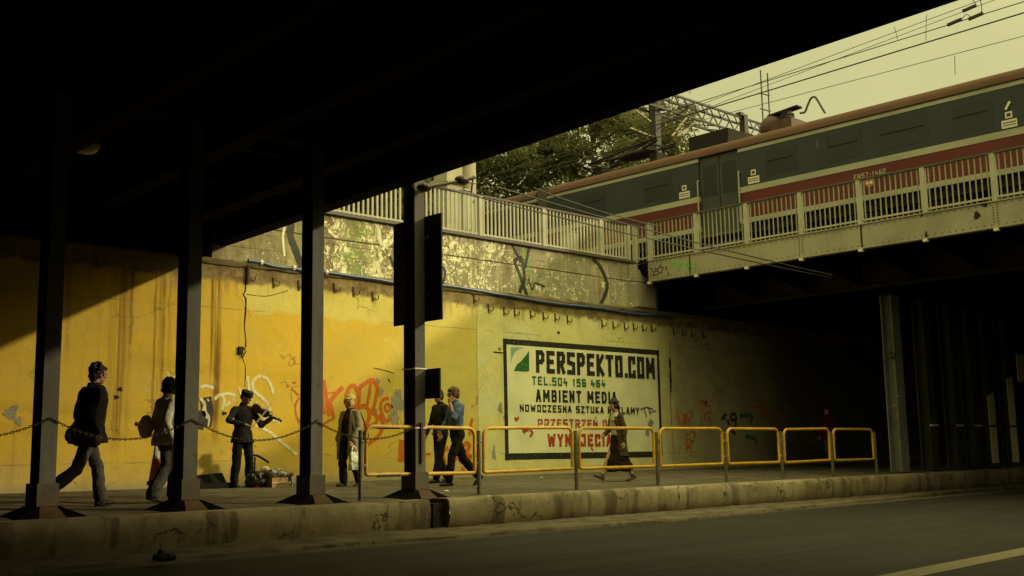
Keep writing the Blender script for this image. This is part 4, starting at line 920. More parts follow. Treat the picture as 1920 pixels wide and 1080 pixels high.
for k, (ya, yb) in enumerate(((20.9, 21.85), (23.6, 24.7), (16.5, 17.35), (14.5, 15.4), (12.65, 13.85), (11.0, 11.85), (8.6, 9.8), (28.5, 29.6), (31, 32))):
    m = MB(); m.box(TX0-.004, TX0+.0, ya-.12, yb+.05, 8.82, 9.56); wn = obj('window', m, 't_glass', tr)
    m = MB(); m.box(TX0-.014, TX0-.004, ya, yb, 9.235, 9.262); obj('vent_bar', m, 't_under', wn)
for nm, pts in (('sign', ((1403, 341), (1423, 316))), ('sign', ((1274, 371), (1293, 349))), ('sign', ((1878, 232), (1906, 211)))):
    a, b = onX(pts[0][0], pts[0][1], TX0), onX(pts[1][0], pts[1][1], TX0); z0 = 8.70
    m = MB(); m.box(TX0-.010, TX0-.004, b.y, a.y, z0, z0+.20); s_ = obj(nm, m, 't_white', tr)
    c = (a.y+b.y)/2; m = MB(); m.box(TX0-.010, TX0-.004, c-.085, c+.085, z0+.24, z0+.40); obj('pictogram', m, 't_white', s_)
    m = MB(); m.box(TX0-.013, TX0-.0105, c-.05, c+.05, z0+.28, z0+.36); m.box(TX0-.013, TX0-.0105, b.y+.03, a.y-.03, z0+.12, z0+.145); m.box(TX0-.013, TX0-.0105, b.y+.03, a.y-.03, z0+.06, z0+.08); obj('print', m, 't_red', s_)
mk = Marks(lambda a, b, d: (TX0-d, -a, b), .006)
lettering(mk, 'EN57-1462', -onX(1600, 315, TX0).y, -onX(1660, 303, TX0).y, 8.20, 8.33, .022, .35); obj('lettering', mk.mb, 't_cream', tr, fix=False)
p = onX(1629, 325, TX0); m = MB(); m.tube([(TX0-.008, p.y, 8.07), (TX0-.001, p.y, 8.07)], .15, 20); lg = obj('emblem', m, gm('orange_sticker', (.5, .13, .03), .9, 5), tr)
m = MB(); m.box(TX0-.012, TX0-.0085, p.y-.09, p.y+.09, 8.0, 8.07); obj('emblem_band', m, 't_white', lg)
p = onX(1532, 262, TX0); m = MB(); m.box(TX0-.010, TX0-.001, p.y-.04, p.y+.04, 9.28, 9.52); obj('sticker', m, 't_grey', tr)
p = onX(1889, 186, TX0); m = MB(); m.bar((TX0-.02, p.y+.06, 9.16), (TX0-.02, p.y-.06, 9.34), .02, .06); obj('sticker', m, 't_white', tr)
# roof gear
m = MB(); m.box(27.9, 29.2, 19.25, 20.75, 10.32, 10.86); obj('resistor_box', m, 't_under', tr)
m = MB(); m.ell((28.4, 17.95, 10.62), .45, .42, .42); m.box(28.0, 28.8, 17.1, 17.95, 10.34, 10.72); eq = obj('roof_equipment', m, gm('maroon_gear', (.10, .05, .04), .6, 5, .6), tr, smooth=40)
m = MB(); m.bar((28.3, 18.0, 10.98), (28.3, 16.98, 11.06), .3, .05); m.box(28.1, 28.6, 17.35, 17.5, 10.7, 11.0); obj('lid', m, 't_under', eq)
m = MB(); m.lathe((28.1, 17.22, 10.70), [(.05, 0), (.09, .05), (.05, .09), (.09, .14), (.05, .18), (.07, .24)], 12); obj('insulator', m, 't_grey', eq, smooth=60)
m = MB(); m.box(27.8, 28.9, 18.6, 19.2, 10.32, 10.55); obj('roof_box', m, 't_grey', tr)
P_ = [onX(x, y, 28.2) for x, y in ((1500, 212), (1509, 210), (1515, 196), (1521, 184), (1528, 182), (1534, 190), (1541, 202), (1547, 212))]
m = MB(); m.tube(smoothline(P_, 4), .032, 8); obj('hose', m, gm('hose_rubber', (.10, .09, .05), .8, 5), tr, smooth=60)
m = MB()
for y in (22.2, 24.6): m.box(28.1, 28.7, y, y+.3, 10.3, 10.75)
for a, b in (((27.9, 25.0, 10.85), (28.9, 22.0, 11.05)), ((28.9, 25.0, 10.85), (27.9, 22.0, 11.05)), ((27.9, 25, 10.85), (27.9, 22, 11.15)), ((28.9, 25, 10.85), (28.9, 22, 11.15)), ((27.6, 22.6, 11.15), (29.2, 22.6, 11.15)), ((27.9, 25, 10.85), (28.9, 25, 10.85)), ((28.4, 24.3, 10.95), (28.4, 22.8, 11.25))): m.tube([a, b], .04, 6)
m.ell((28.4, 23.2, 10.9), .35, .8, .16)
obj('pantograph', m, 't_under', tr)
# ------------------------------------------------------------------ overhead line
def wire(a, b, r, label, sag=0, n=10, mat='wire', name='overhead_wire', group='overhead wires above the train'):
    a, b = Vector(a), Vector(b); m = MB(); m.tube([a.lerp(b, i/n)+Vector((0, 0, -4*sag*(i/n)*(1-i/n))) for i in range(n+1)], r, 6)
    return tag(obj(name, m, mat), label, 'wire', group)
def yw(X, p, q, y0=-10, y1=70):
    a, b = onX(p[0], p[1], X), onX(q[0], q[1], X); d = (a-b)/(a.y-b.y); return b+d*(y0-b.y), b+d*(y1-b.y)
w1 = yw(31, (1540, 139.6), (1920, 23.8)); wire(*w1, .022, 'thickest overhead wire above the train roof')
wa = yw(31.6, (1540, 120.4), (1920, 3)); wire(*wa, .015, 'overhead wire just above the thickest one, carrying black clamps')
wb = yw(33, (1540, 122), (1864, 0)); wire(*wb, .010, 'thin overhead wire climbing away from the others')
wc = yw(28.4, (1540, 166.7), (1920, 67.3)); wire(*wc, .009, 'lowest thin overhead wire nearest the train roof')
wd_ = yw(30, (1330, 190), (1920, -30)); wire(*wd_, .010, 'faint upper overhead wire close to the near bridge edge')
def hang(X, p, q, label):
    a, b = onX(p[0], p[1], X), onX(q[0], q[1], X); wire(a, b, .009, label, n=4, name='dropper_wire', group='dropper wires')
hang(31, (1736, 76), (1737, 27), 'dropper wire hanging to the thickest overhead wire')
hang(31.6, (1683, 74), (1677, 50), 'dropper wire hanging to the clamp wire')
hang(28.4, (1791, 140), (1790, 104), 'dropper wire below the lowest thin wire')
m = MB()
for X, p in ((31.6, (1830, 31)), (31.6, (1790, 42))):
    q = onX(p[0], p[1], X); m.bar(q+Vector((0, .22, -.02)), q-Vector((0, .22, -.04)), .08, .08)
Q = [onX(x, y, 31.6) for x, y in ((1838, 0), (1841, 15), (1837, 28), (1822, 32), (1812, 27), (1803, 36), (1795, 40))]
m.tube(smoothline(Q, 4), .012, 6)
tag(obj('wire_clamp', m, 'wire'), 'pair of black clamps with a looping jumper on the overhead wire', 'wire clamp', 'wire clamps')
q = onX(1818, 16, 33); m = MB(); m.bar(q+Vector((0, .22, -.02)), q-Vector((0, .22, -.04)), .08, .08); m.tube(smoothline([onX(x, y, 33) for x, y in ((1821, 16), (1829, 9), (1826, 2), (1820, -4))], 4), .012, 6)
tag(obj('wire_clamp', m, 'wire'), 'single black clamp on the thin climbing overhead wire', 'wire clamp', 'wire clamps')
# lattice portal behind the train
gy = onY
GA = thing('catenary_gantry', 'dark lattice gantry spanning the tracks behind the train', 'gantry', (38, 30, 6))
x0g, x1g, zt, zb, Yg = 38.0, 62.0, 16.85, 16.05, 30.0
m = MB()
for dy in (-.35, .35):
    for z in (zt, zb): m.bar((x0g-1, Yg+dy, z), (x1g, Yg+dy, z), .09, .09)
k = 0; x = x0g-1
while x < x1g:
    for dy in (-.35, .35):
        m.bar((x, Yg+dy, zb), (x+.65, Yg+dy, zt), .045, .045); m.bar((x+.65, Yg+dy, zt), (x+1.3, Yg+dy, zb), .045, .045)
    m.bar((x, Yg-.35, zt), (x+1.3, Yg+.35, zt), .04, .04); m.bar((x, Yg+.35, zb), (x+1.3, Yg-.35, zb), .04, .04); x += 1.3
obj('truss', m, 'mast', GA)
m = MB(); m.box(37.75, 38.1, Yg-.18, Yg+.18, 6, 17.2); obj('mast', m, 'mast', GA)
m = MB(); m.box(61.6, 62, Yg-.18, Yg+.18, 6, 17.2); obj('mast', m, 'mast', GA)
m = MB()
for x, z0, z1 in ((44.3, 14.9, 17.0), (44.0, 16.9, 17.05)): m.box(x-.15, x+.15, Yg-.5, Yg-.2, z0, z1)
for x in (46.5, 45.9, 47.6): m.bar((x, Yg-.4, 15.6), (x, Yg-.4, 19.6 if x < 47 else 17.2), .05, .05)
for z in (16.6, 17.6, 18.4): m.bar((45.7, Yg-.4, z), (46.6, Yg-.4, z+.05), .05, .05)
m.bar((46.6, Yg-.4, 17.0), (47.6, Yg-.4, 16.6), .06, .06)
obj('hanger', m, 'mast', GA)
m = MB(); m.bar((38.35, Yg+.2, 6), (38.35, Yg+.2, 17), .16, .16)
obj('ladder', m, 'mast_pale', GA)
m = MB()
for a, b in (((1260, 255), (1288, 220)), ((1270, 255), (1310, 225)), ((1192, 207), (1220, 228)), ((1182, 240), (1222, 256))):
    m.tube([gy(a[0], a[1], 30), gy(b[0], b[1], 30)], .05, 6)
obj('stay', m, 'mast_pale', GA)
m = MB(); p = gy(1238, 203, 30); m.ell(p, .4, .12, .12); p = gy(1225, 258, 30); m.ell(p, .3, .15, .12); obj('insulator', m, 'porcelain', GA)
for i, (a, b) in enumerate((((1180, 275), (1300, 195)), ((1000, 330), (1300, 235)), ((900, 345), (1230, 260)))):
    wire(onX(a[0], a[1], 33), onX(b[0], b[1], 33), .02, ('short wire passing the gantry mast', 'wire slanting across the trees to the gantry', 'long low wire across the tree crowns')[i], .05, group='wires across the trees')
# trolley wires along the road
for i, (p, q, Y) in enumerate((((800, 345), (1560, 521), 13.0), ((930, 350), (1560, 516), 12.4), ((1000, 352), (1240, 425), 13.6))):
    a, b = onY(p[0], p[1], Y), onY(q[0], q[1], Y); wire(a, b, .012, ('lowest cable sagging from the near bridge to the far bridge', 'second cable running beside the lowest one to the far bridge', 'short cable crossing the fence top')[i], .06, group='cables between the bridges')
m = MB(); p = onY(795, 352, 13.0); m.tube([p+Vector((-.25, 0, .02)), p+Vector((.35, .6, .05))], .03, 8); m.ell(p, .12, .12, .07); m.lathe(p+Vector((.30, .5, -.08)), [(.03, 0), (.10, .03), (.05, .06), (.10, .09), (.05, .12), (.09, .15), (.03, .18)], 12)
m.tube([onY(805, 350, 13), onY(860, 340, 13), onY(890, 333, 13)], .028, 8); m.ell(onY(866, 338, 13), .13, .10, .08); m.tube([onY(888, 330, 13), onY(884, 362, 13)], .02, 6)
tag(obj('insulator', m, 'porcelain'), 'dark line insulators hanging under the near bridge edge', 'insulator')
# ------------------------------------------------------------------ trees
def tree(name, label, x, y, z0, h, rad, seed, mat, nleaf, group, crown0=.3, leaf=.155):
    nleaf = int(nleaf*1.7)
    rnd = random.Random(seed); t = thing(name, label, 'tree', (x, y, z0), group); m = MB(); tips = []
    m.tube([(x, y, z0-.2), (x+rnd.uniform(-.2, .2), y, z0+h*.35), (x+rnd.uniform(-.4, .4), y+rnd.uniform(-.3, .3), z0+h*.92)], [.035*h*.6, .022*h*.6, .03], 9)
    for k in range(26):
        f = crown0+(.95-crown0)*k/26; a = rnd.uniform(0, 6.28); r = rad*(.55+.5*math.sin(math.pi*min(1, max(0, (f-crown0*.6)/(1-crown0*.6)))))*rnd.uniform(.6, 1.1)
        s = Vector((x, y, z0+h*f*.9)); e = s+Vector((math.cos(a)*r, math.sin(a)*r, r*rnd.uniform(.1, .7)))
        m.tube([s, s.lerp(e, .5)+Vector((0, 0, .12*r)), e], [.05*h*.12+.02, .05, .02], 6)
        for q in (.45, .7, .9, 1.0, 1.1): tips.append((s.lerp(e, q)+Vector((rnd.gauss(0, .3), rnd.gauss(0, .3), rnd.gauss(0, .3)))*rad*.28, rnd.uniform(.14, .34)*rad))
    tr_ = obj('trunk', m, 'bark', t, smooth=50)
    V = []; F = []; per = nleaf//len(tips)
    for c, r in tips:
        if rnd.random() < .12: continue
        for k in range(int(per*rnd.uniform(.5, 1.5))):
            d = Vector((rnd.gauss(0, 1), rnd.gauss(0, 1), rnd.gauss(0, .8))); p = c+d*r*.52
            u = Vector((rnd.gauss(0, 1), rnd.gauss(0, 1), rnd.gauss(0, 1))).normalized(); v = u.cross(Vector((rnd.gauss(0, 1), rnd.gauss(0, 1), rnd.gauss(0, 1)))).normalized(); l_ = leaf*rnd.uniform(.6, 1.2)
            o = len(V); V += [p-u*l_, p+v*l_*.45, p+u*l_, p-v*l_*.45]; F.append((o, o+1, o+2, o+3))
    mb = MB(); mb.v = V; mb.f = F; obj('crown', mb, mat, t, fix=False)
TG = 'trees beyond the railway'
tree('broadleaf_tree', 'tall leafy tree behind the gantry mast', 48.6, 38, 6, 15.2, 3.6, 1, 'leaf', 10000, TG)
tree('broadleaf_tree', 'slim pale green tree between the gantry mast and the middle tree', 44.0, 39, 6, 15.2, 2.8, 11, 'leaf', 9000, TG)
tree('broadleaf_tree', 'broad dark tree above the middle of the train', 41.5, 43, 6, 14.0, 3.4, 2, 'leaf2', 11000, TG)
tree('broadleaf_tree', 'gappy tree left of the gantry with sky showing through', 36.5, 44, 6, 13.5, 3.0, 3, 'leaf', 7500, TG)
tree('broadleaf_tree', 'dark tree beside the pale pole', 28.8, 36, 6, 9.6, 2.3, 4, 'leaf2', 9000, TG)
tree('broadleaf_tree', 'bushy tree low behind the fence next to the square post', 23.5, 31, 6, 6.5, 2.2, 5, 'leaf2', 7000, TG, .15)
tree('broadleaf_tree', 'thin tree seen through the sunlit end of the fence', 17.6, 29, 6, 6.5, 2.2, 6, 'leaf', 4500, TG, .15)
tree('broadleaf_tree', 'tree at the far end of the fence, mostly hidden by the near bridge', 13, 27, 6, 8, 2.4, 7, 'leaf2', 5000, TG, .15)
tree('broadleaf_tree', 'tree furthest back beyond the dark one', 36, 56, 6, 15, 4.2, 8, 'leaf2', 8000, TG, .2, .24)
# ------------------------------------------------------------------ people
TEXH = bpy.data.textures.new('hair_tufts', 'CLOUDS'); TEXH.noise_scale = .030; TEXH.noise_depth = 2
TEXF = bpy.data.textures.new('cloth_folds', 'CLOUDS'); TEXF.noise_scale = .11; TEXF.noise_depth = 2
def soft(name, mb, mat, parent, vox=.009, it=4, disp=0.0):
    """closed pieces -> one continuous surface"""
    o = obj(name, mb, mat, parent)
    r = o.modifiers.new('r', 'REMESH'); r.mode = 'VOXEL'; r.voxel_size = vox
    s = o.modifiers.new('s', 'SMOOTH'); s.factor = .5; s.iterations = it
    if disp:
        d = o.modifiers.new('d', 'DISPLACE'); d.texture = TEXH if name == 'hair' else TEXF; d.strength = disp; d.mid_level = .5; d.texture_coords = 'GLOBAL'
    dg = bpy.context.evaluated_depsgraph_get(); me = bpy.data.meshes.new_from_object(o.evaluated_get(dg))
    o.modifiers.clear(); old = o.data; o.data = me; bpy.data.meshes.remove(old); me.name = name
    me.polygons.foreach_set('use_smooth', [True]*len(me.polygons))
    return o
class Fig:
    def __init__(s, label, x, y, head, H, skin, lean=0.0, name='person'):
        s.z = floor_z(y)+.012*max(0, min(1, (x-18)/6)); s.k = H/1.75; a = R_(head); s.F = Vector((math.cos(a), math.sin(a), 0)); s.Lf = Vector((-math.sin(a), math.cos(a), 0))
        s.o = Vector((x, y, s.z)); s.t = thing('person', label, 'person', (x, y, s.z)); s.skin = skin; s.lean = lean; s.body = MB()
    def P(s, f, l, u): return s.o+(s.F*f+s.Lf*l+Vector((0, 0, u)))*s.k
    def ln(s, u): return s.lean*max(0, (u-.9))/.7
    def r(s, v): return v*s.k
    def torso(s, mb, secs, pad=0.0):
        mb.loft([(s.P(f+s.ln(u), 0, u), s.F, s.Lf, s.r(rf+pad), s.r(rl+pad)) for u, f, rf, rl in secs], 24); return mb
    BASE = [(.86, 0, .095, .150), (.92, -.005, .112, .165), (.99, 0, .108, .158), (1.08, .005, .098, .140), (1.20, .005, .105, .150), (1.31, 0, .112, .168), (1.39, -.01, .098, .172), (1.435, -.015, .075, .14), (1.47, -.012, .060, .075), (1.52, 0, .052, .054), (1.56, .01, .05, .05)]
    def sh(s, side): return s.P(s.ln(1.41)-.01, side*.175, 1.405)
    def hip(s, side): return s.P(0, side*.088, .90)
    def head(s, yaw=0, tilt=0, hair='short', hm='hair_d', roll=0):
        q = R_(yaw); F = s.F*math.cos(q)+s.Lf*math.sin(q); Lf = s.Lf*math.cos(q)-s.F*math.sin(q); U = Vector((0, 0, 1))
        t = R_(tilt); F, U = F*math.cos(t)-U*math.sin(t), U*math.cos(t)+F*math.sin(t)
        t = R_(roll); Lf, U = Lf*math.cos(t)+U*math.sin(t), U*math.cos(t)-Lf*math.sin(t)
        A = Matrix((F, Lf, U)).transposed(); c = s.P(s.ln(1.62)+.025, 0, 1.535)+U*s.r(.095); k = s.k; b = s.body
        def at(f, l, u): return c+(F*f+Lf*l+U*u)*k
        s.headat = at
        b.ell(at(-.012, 0, .018), .100*k, .076*k, .102*k, A, 18, 14); b.ell(at(.028, 0, -.045), .062*k, .058*k, .078*k, A, 14, 10)
        b.ell(at(.052, 0, -.092), .028*k, .030*k, .024*k, A); b.cap(at(.083, 0, .012), at(.108, 0, -.022), .009*k, .015*k, 8)
        b.ell(at(.078, 0, .03), .022*k, .050*k, .012*k, A); b.ell(at(.082, 0, -.062), .014*k, .024*k, .008*k, A)
        for sd in (-1, 1):
            b.ell(at(-.005, sd*.078, -.008), .020*k, .010*k, .032*k, A); b.ell(at(.062, sd*.036, -.02), .022*k, .022*k, .020*k, A)
        b.cap(s.P(s.ln(1.47)-.01, 0, 1.46), at(-.02, 0, -.07), .058*k, .052*k, 14)
        s.eyes = MB()
        for sd in (-1, 1): s.eyes.ell(at(.080, sd*.031, .006), .011*k, .013*k, .008*k, A, 8, 6)
        h = MB()
        h.ell(at(-.026, 0, .040), .103*k, .086*k, .098*k, A, 18, 14); h.ell(at(-.058, 0, -.020), .062*k, .080*k, .085*k, A, 16, 12); h.ell(at(.045, 0, .082), .052*k, .066*k, .034*k, A)
        for sd in (-1, 1): h.ell(at(-.012, sd*.062, .012), .058*k, .026*k, .050*k, A)
        if hair in ('messy', 'full', 'updo'):
            for i in range(26): a1, a2 = random.uniform(0, 6.28), random.uniform(.1, 1.5); h.ell(at(-.03+.10*math.cos(a1)*math.sin(a2)*.95, .085*math.sin(a1)*math.sin(a2), .045+.095*math.cos(a2)), .026*k, .026*k, .024*k)
        if hair == 'bob':
            h.ell(at(-.02, 0, .03), .115*k, .105*k, .105*k, A); h.ell(at(-.045, 0, -.05), .085*k, .10*k, .075*k, A)
        if hair == 'full':
            for sd in (-1, 1): h.ell(at(-.015, sd*.066, .0), .055*k, .026*k, .065*k, A)
            h.ell(at(-.025, 0, .05), .108*k, .094*k, .10*k, A); h.ell(at(-.075, 0, -.03), .05*k, .08*k, .08*k, A)
        if hair == 'updo':
            for sd in (-1, 1): h.ell(at(-.0, sd*.070, .01), .07*k, .026*k, .07*k, A)
            h.ell(at(-.085, 0, .07), .06*k, .06*k, .06*k, A); h.ell(at(-.02, 0, .06), .108*k, .092*k, .09*k, A); h.ell(at(-.06, 0, -.05), .06*k, .075*k, .07*k, A)
        if hair == 'cap':
            h = MB(); h.loft([(at(-.012, 0, u), F, Lf, a*k, b_*k) for u, a, b_ in ((.035, .106, .088), (.06, .114, .098), (.095, .116, .100), (.118, .108, .092), (.124, .08, .07))], 18); h.ell(at(-.062, 0, .0), .055*k, .076*k, .075*k, A); h.ell(at(.085, 0, .050), .035*k, .06*k, .012*k, A)
        soft('hair' if hair != 'cap' else 'cap', h, hm, s.t, .007*k, 1, .030 if hair != 'cap' else .008)
        obj('eyes', s.eyes, 'hair_d', s.t, smooth=60)
    def hand(s, w, d, n, side, curl=.5, k=1.0):
        """w wrist, d direction of the hand, n palm normal, side +1 left / -1 right"""
        b = s.body; d = d.normalized(); n = (n-d*n.dot(d)).normalized(); x = d.cross(n)*side; kk = s.k*k
        A = Matrix((d, x, n)).transposed(); b.ell(w+d*.050*kk, .055*kk, .040*kk, .017*kk, A, 12, 8); b.cap(w-d*.02*kk, w+d*.02*kk, .026*kk, .026*kk)
        for i, (off, ln) in enumerate(((-.030, .072), (-.010, .082), (.010, .076), (.029, .058))):
            p = w+d*.088*kk+x*off*kk; q = p; a = 0
            for j, f in enumerate((.45, .32, .23)):
                a += curl*(.55+.12*j+.08*i); e = q+(d*math.cos(a)+n*math.sin(a))*ln*f*kk; b.cap(q, e, (.0095-.001*j)*kk, (.0088-.001*j)*kk, 7); q = e
        p = w+d*.03*kk-x*.034*kk; q = p+(d*.6-x*.55+n*.35).normalized()*.04*kk; e = q+(d*.9-x*.05+n*.45).normalized()*.032*kk
        b.cap(p, q, .012*kk, .011*kk, 8); b.cap(q, e, .0105*kk, .009*kk, 8)
    def arm(s, side, el, wr, hd=None, n=None, curl=.5):
        E, W = s.P(*el), s.P(*wr); S = s.sh(side); s.body.limb([S, E, W], [s.r(.050), s.r(.040), s.r(.027)], 12)
        d = hd and (s.F*hd[0]+s.Lf*hd[1]+Vector((0, 0, hd[2]))) or (W-E); nn = n and (s.F*n[0]+s.Lf*n[1]+Vector((0, 0, n[2]))) or (s.Lf*-side)
        s.hand(W, Vector(d), Vector(nn), side, curl); return S, E, W
    def leg(s, side, kn, an):
        s.body.limb([s.hip(side), s.P(*kn), s.P(*an)], [s.r(.078), s.r(.054), s.r(.036)], 12); return s.hip(side), s.P(*kn), s.P(*an)
    def shoe(s, mb, an, pitch=0, yaw=0):
        A = s.P(*an); q = R_(yaw); F = s.F*math.cos(q)+s.Lf*math.sin(q); t = R_(pitch); D = F*math.cos(t)-Vector((0, 0, 1))*math.sin(t); N = Vector((0, 0, 1))*math.cos(t)+F*math.sin(t); X = F.cross(Vector((0, 0, 1))); k = s.k
        M3 = Matrix((D, X, N)).transposed()
        mb.cap(A+N*.02*k, A-N*.035*k, .045*k, .045*k); mb.ell(A-D*.035*k-N*.047*k, .05*k, .040*k, .034*k, M3); mb.ell(A+D*.075*k-N*.052*k, .10*k, .044*k, .030*k, M3); mb.ell(A+D*.145*k-N*.060*k, .055*k, .044*k, .022*k, M3)
        mb.ell(A+D*.05*k-N*.078*k, .145*k, .043*k, .010*k, M3)
    def done(s): soft('body', s.body, s.skin, s.t, .0072, 3)
def trousers(fg, legs, mat, rk=.068, ra=.064, pad=.018, top=1.0, nm='trousers'):
    m = MB(); fg.torso(m, [(u, f, rf, rl) for u, f, rf, rl in fg.BASE if u <= 1.0]+([(top, 0, .108, .156)] if top > 1.0 else []), .014)
    for h, k, a in legs: m.limb([h, k, a+(k-a).normalized()*fg.r(.02)], [fg.r(.078+pad), fg.r(rk), fg.r(ra)], 14)
    return soft(nm, m, mat, fg.t, .010, 4, .035)
def top(fg, arms, mat, hem=.80, flare=.03, pad=.022, sleeve=1.0, nm='jacket', cuff=.042, slv=0.0, collar=True, disp=.035, hemf=0.0):
    m = MB(); B = [(u, f, rf+pad, rl+pad) for u, f, rf, rl in fg.BASE if .97 <= u <= 1.48]
    low = [(hem, hemf, .112+pad+flare, .165+pad+flare), ((hem+.97)/2, hemf*.5, .110+pad+flare*.6, .162+pad+flare*.6)] if hem < .93 else []
    fg.torso(m, low+B)
    if collar: m.loft([(fg.P(fg.ln(u)+f, 0, u), fg.F, fg.Lf, fg.r(a), fg.r(b)) for u, f, a, b in ((1.45, -.02, .075, .085), (1.50, -.01, .068, .070), (1.525, -.01, .066, .066))], 18)
    for S, E, W in arms:
        if sleeve >= 1: m.limb([S, E, E.lerp(W, .93)], [fg.r(.068+slv), fg.r(.054+slv), fg.r(cuff+slv)], 14)
        else: m.limb([S, E.lerp(S, 1-sleeve*1.0) if sleeve < .9 else E], [fg.r(.066), fg.r(.056)], 14)
    return soft(nm, m, mat, fg.t, .010, 4, disp)
Z = Vector((0, 0, 1))
# 1 - man with the shoulder bag, striding along the wall
p = Fig('man in a dark jacket with shoulder bag striding behind the shadowed column', 6.27, 14.55, 2, 1.86, 'skin', .065)
a1 = p.arm(-1, (-.18, -.27, 1.13), (-.06, -.29, .88), n=(0, 1, 0)); a2 = p.arm(1, (-.02, .24, 1.13), (.08, .24, .90))
l1 = p.leg(-1, (-.17, -.09, .47), (-.50, -.09, .21)); l2 = p.leg(1, (.17, .09, .50), (.23, .09, .10))
p.head(0, 6, 'messy', 'hair_d'); p.done()
trousers(p, (l1, l2), 'c_jeans', .074, .080); top(p, (a1, a2), 'c_black', .78, .055, .062, slv=.020)
m = MB(); p.shoe(m, (.23, .09, .095), -4); soft('shoe', m, 'shoe', p.t, .009, 2); m = MB(); p.shoe(m, (-.50, -.09, .20), 52); soft('shoe', m, 'shoe', p.t, .009, 2)
bag = thing('shoulder_bag', 'dark soft shoulder bag hanging at the hip of the man in the dark jacket', 'bag', p.P(-.2, -.25, .85))
m = MB(); m.ell(p.P(-.24, -.29, .86), p.r(.19), p.r(.075), p.r(.12), Matrix((p.F, p.Lf, Z)).transposed()); m.ell(p.P(-.30, -.26, .88), p.r(.11), p.r(.07), p.r(.12), Matrix((p.F, p.Lf, Z)).transposed()); soft('pouch', m, 'c_black2', bag, .012, 3, .05)
m = MB(); m.tube(smoothline([p.P(-.36, -.24, .94), p.P(-.16, -.235, 1.2), p.P(.02, -.19, 1.47), p.P(.12, .0, 1.36)], 5), .012, 6); obj('strap', m, 'c_black', bag, smooth=60)
# 2 - pedestrian in the pale jacket behind the second column
p = Fig('dark haired pedestrian in a pale jacket and denim half hidden by a steel column', 7.42, 14.72, 2, 1.73, 'skin', .05)
a1 = p.arm(-1, (-.10, -.24, 1.12), (.02, -.25, .88), n=(0, 1, 0)); a2 = p.arm(1, (-.02, .25, 1.13), (.10, .26, .90))
l1 = p.leg(-1, (.0, -.09, .50), (-.20, -.09, .13)); l2 = p.leg(1, (.22, .09, .54), (.22, .09, .12))
p.head(0, 4, 'bob', 'hair_d'); p.done()
trousers(p, (l1, l2), 'c_jeans', .082, .098); top(p, (a1, a2), 'c_beige', .80, .02, .026)
m = MB(); p.shoe(m, (-.20, -.09, .125), 14); soft('shoe', m, 'shoe', p.t, .009, 2); m = MB(); p.shoe(m, (.22, .09, .11), 0); soft('shoe', m, 'shoe', p.t, .009, 2)
A3 = Matrix((p.F, p.Lf, Z)).transposed()
bag = thing('tote_bag', 'beige canvas tote behind the back of the pedestrian in the pale jacket', 'bag', p.P(-.2, .2, 1.0))
m = MB(); m.ell(p.P(-.19, .17, 1.06), p.r(.115), p.r(.08), p.r(.17), A3); soft('pouch', m, 'c_tote', bag, .012, 3, .05)
m = MB(); m.tube([p.P(-.27, .12, 1.10), p.P(-.38, .10, 1.10)], [.022, .03], 8); obj('handle', m, 'c_tote', bag, smooth=60)
bag = thing('shopping_bag', 'red and white shopping bag with dark base hanging beside the pale jacketed pedestrian', 'bag', p.P(.05, .3, .3))
m = MB(); m.hexa([p.P(f, l, .30) for f, l in ((-.02, .27), (.14, .27), (.14, .37), (-.02, .37))], [p.P(f, l, .62) for f, l in ((.02, .29), (.11, .29), (.11, .35), (.02, .35))]); obj('pouch', m, 'red_plastic', bag)
m = MB(); m.hexa([p.P(f, l, .62) for f, l in ((.021, .291), (.109, .291), (.109, .349), (.021, .349))], [p.P(f, l, .80) for f, l in ((.04, .30), (.10, .30), (.10, .34), (.04, .34))]); obj('top_panel', m, 'white_plastic', bag)
m = MB(); m.hexa([p.P(f, l, .24) for f, l in ((-.04, .26), (.18, .26), (.18, .38), (-.04, .38))], [p.P(f, l, .299) for f, l in ((-.04, .26), (.18, .26), (.18, .38), (-.04, .38))]); obj('base', m, 'black', bag)
m = MB(); m.tube([p.P(.07, .32, .80), p.P(.11, .27, .89)], .012, 6); obj('strap', m, 'black', bag)
# 3 - the violinist
p = Fig('street violinist in dark clothes and flat cap playing against the yellow wall', 10.55, 17.95, -84, 1.72, 'skin', .03)
a1 = p.arm(-1, (.10, -.38, 1.20), (.27, -.13, 1.12), hd=(.1, .9, -.35), n=(0, 0, -1), curl=.9)
a2 = p.arm(1, (.22, .25, 1.12), (.32, .40, 1.24), hd=(.1, .2, 1), n=(-.6, -.8, 0), curl=1.0)
l1 = p.leg(-1, (.03, -.14, .49), (0, -.16, .10)); l2 = p.leg(1, (.03, .14, .49), (.0, .17, .10))
p.head(28, 24, 'cap', 'c_black2', 8); p.done()
trousers(p, (l1, l2), 'c_black', .082, .075); top(p, (a1, a2), 'c_black2', .80, .03, .03)
for sd in (-1, 1): m = MB(); p.shoe(m, (0, sd*.165, .095), 0, sd*14); soft('shoe', m, 'shoe', p.t, .009, 2)
ch, scr = p.P(.15, .09, 1.46), p.P(.40, .54, 1.20); ax = (scr-ch).normalized(); wd = ax.cross(Vector((0, 0, 1))).normalized(); wd = (wd*.55+Vector((0, 0, 1))*.75); wd = (wd-ax*wd.dot(ax)).normalized(); nn = ax.cross(wd)
vi = thing('violin', 'brown violin held under the chin of the street violinist', 'violin', ch)
prof = [(0, .02), (.01, .07), (.06, .098), (.11, .09), (.15, .062), (.19, .056), (.23, .068), (.27, .080), (.32, .066), (.345, .03)]
poly = prof+[(a, -b) for a, b in prof[::-1]]
m = MB(); m.prism(poly, .045, lambda a, b, d: tuple(ch+ax*a+wd*b+nn*(d-.02))); obj('soundbox', m, 'violin', vi)
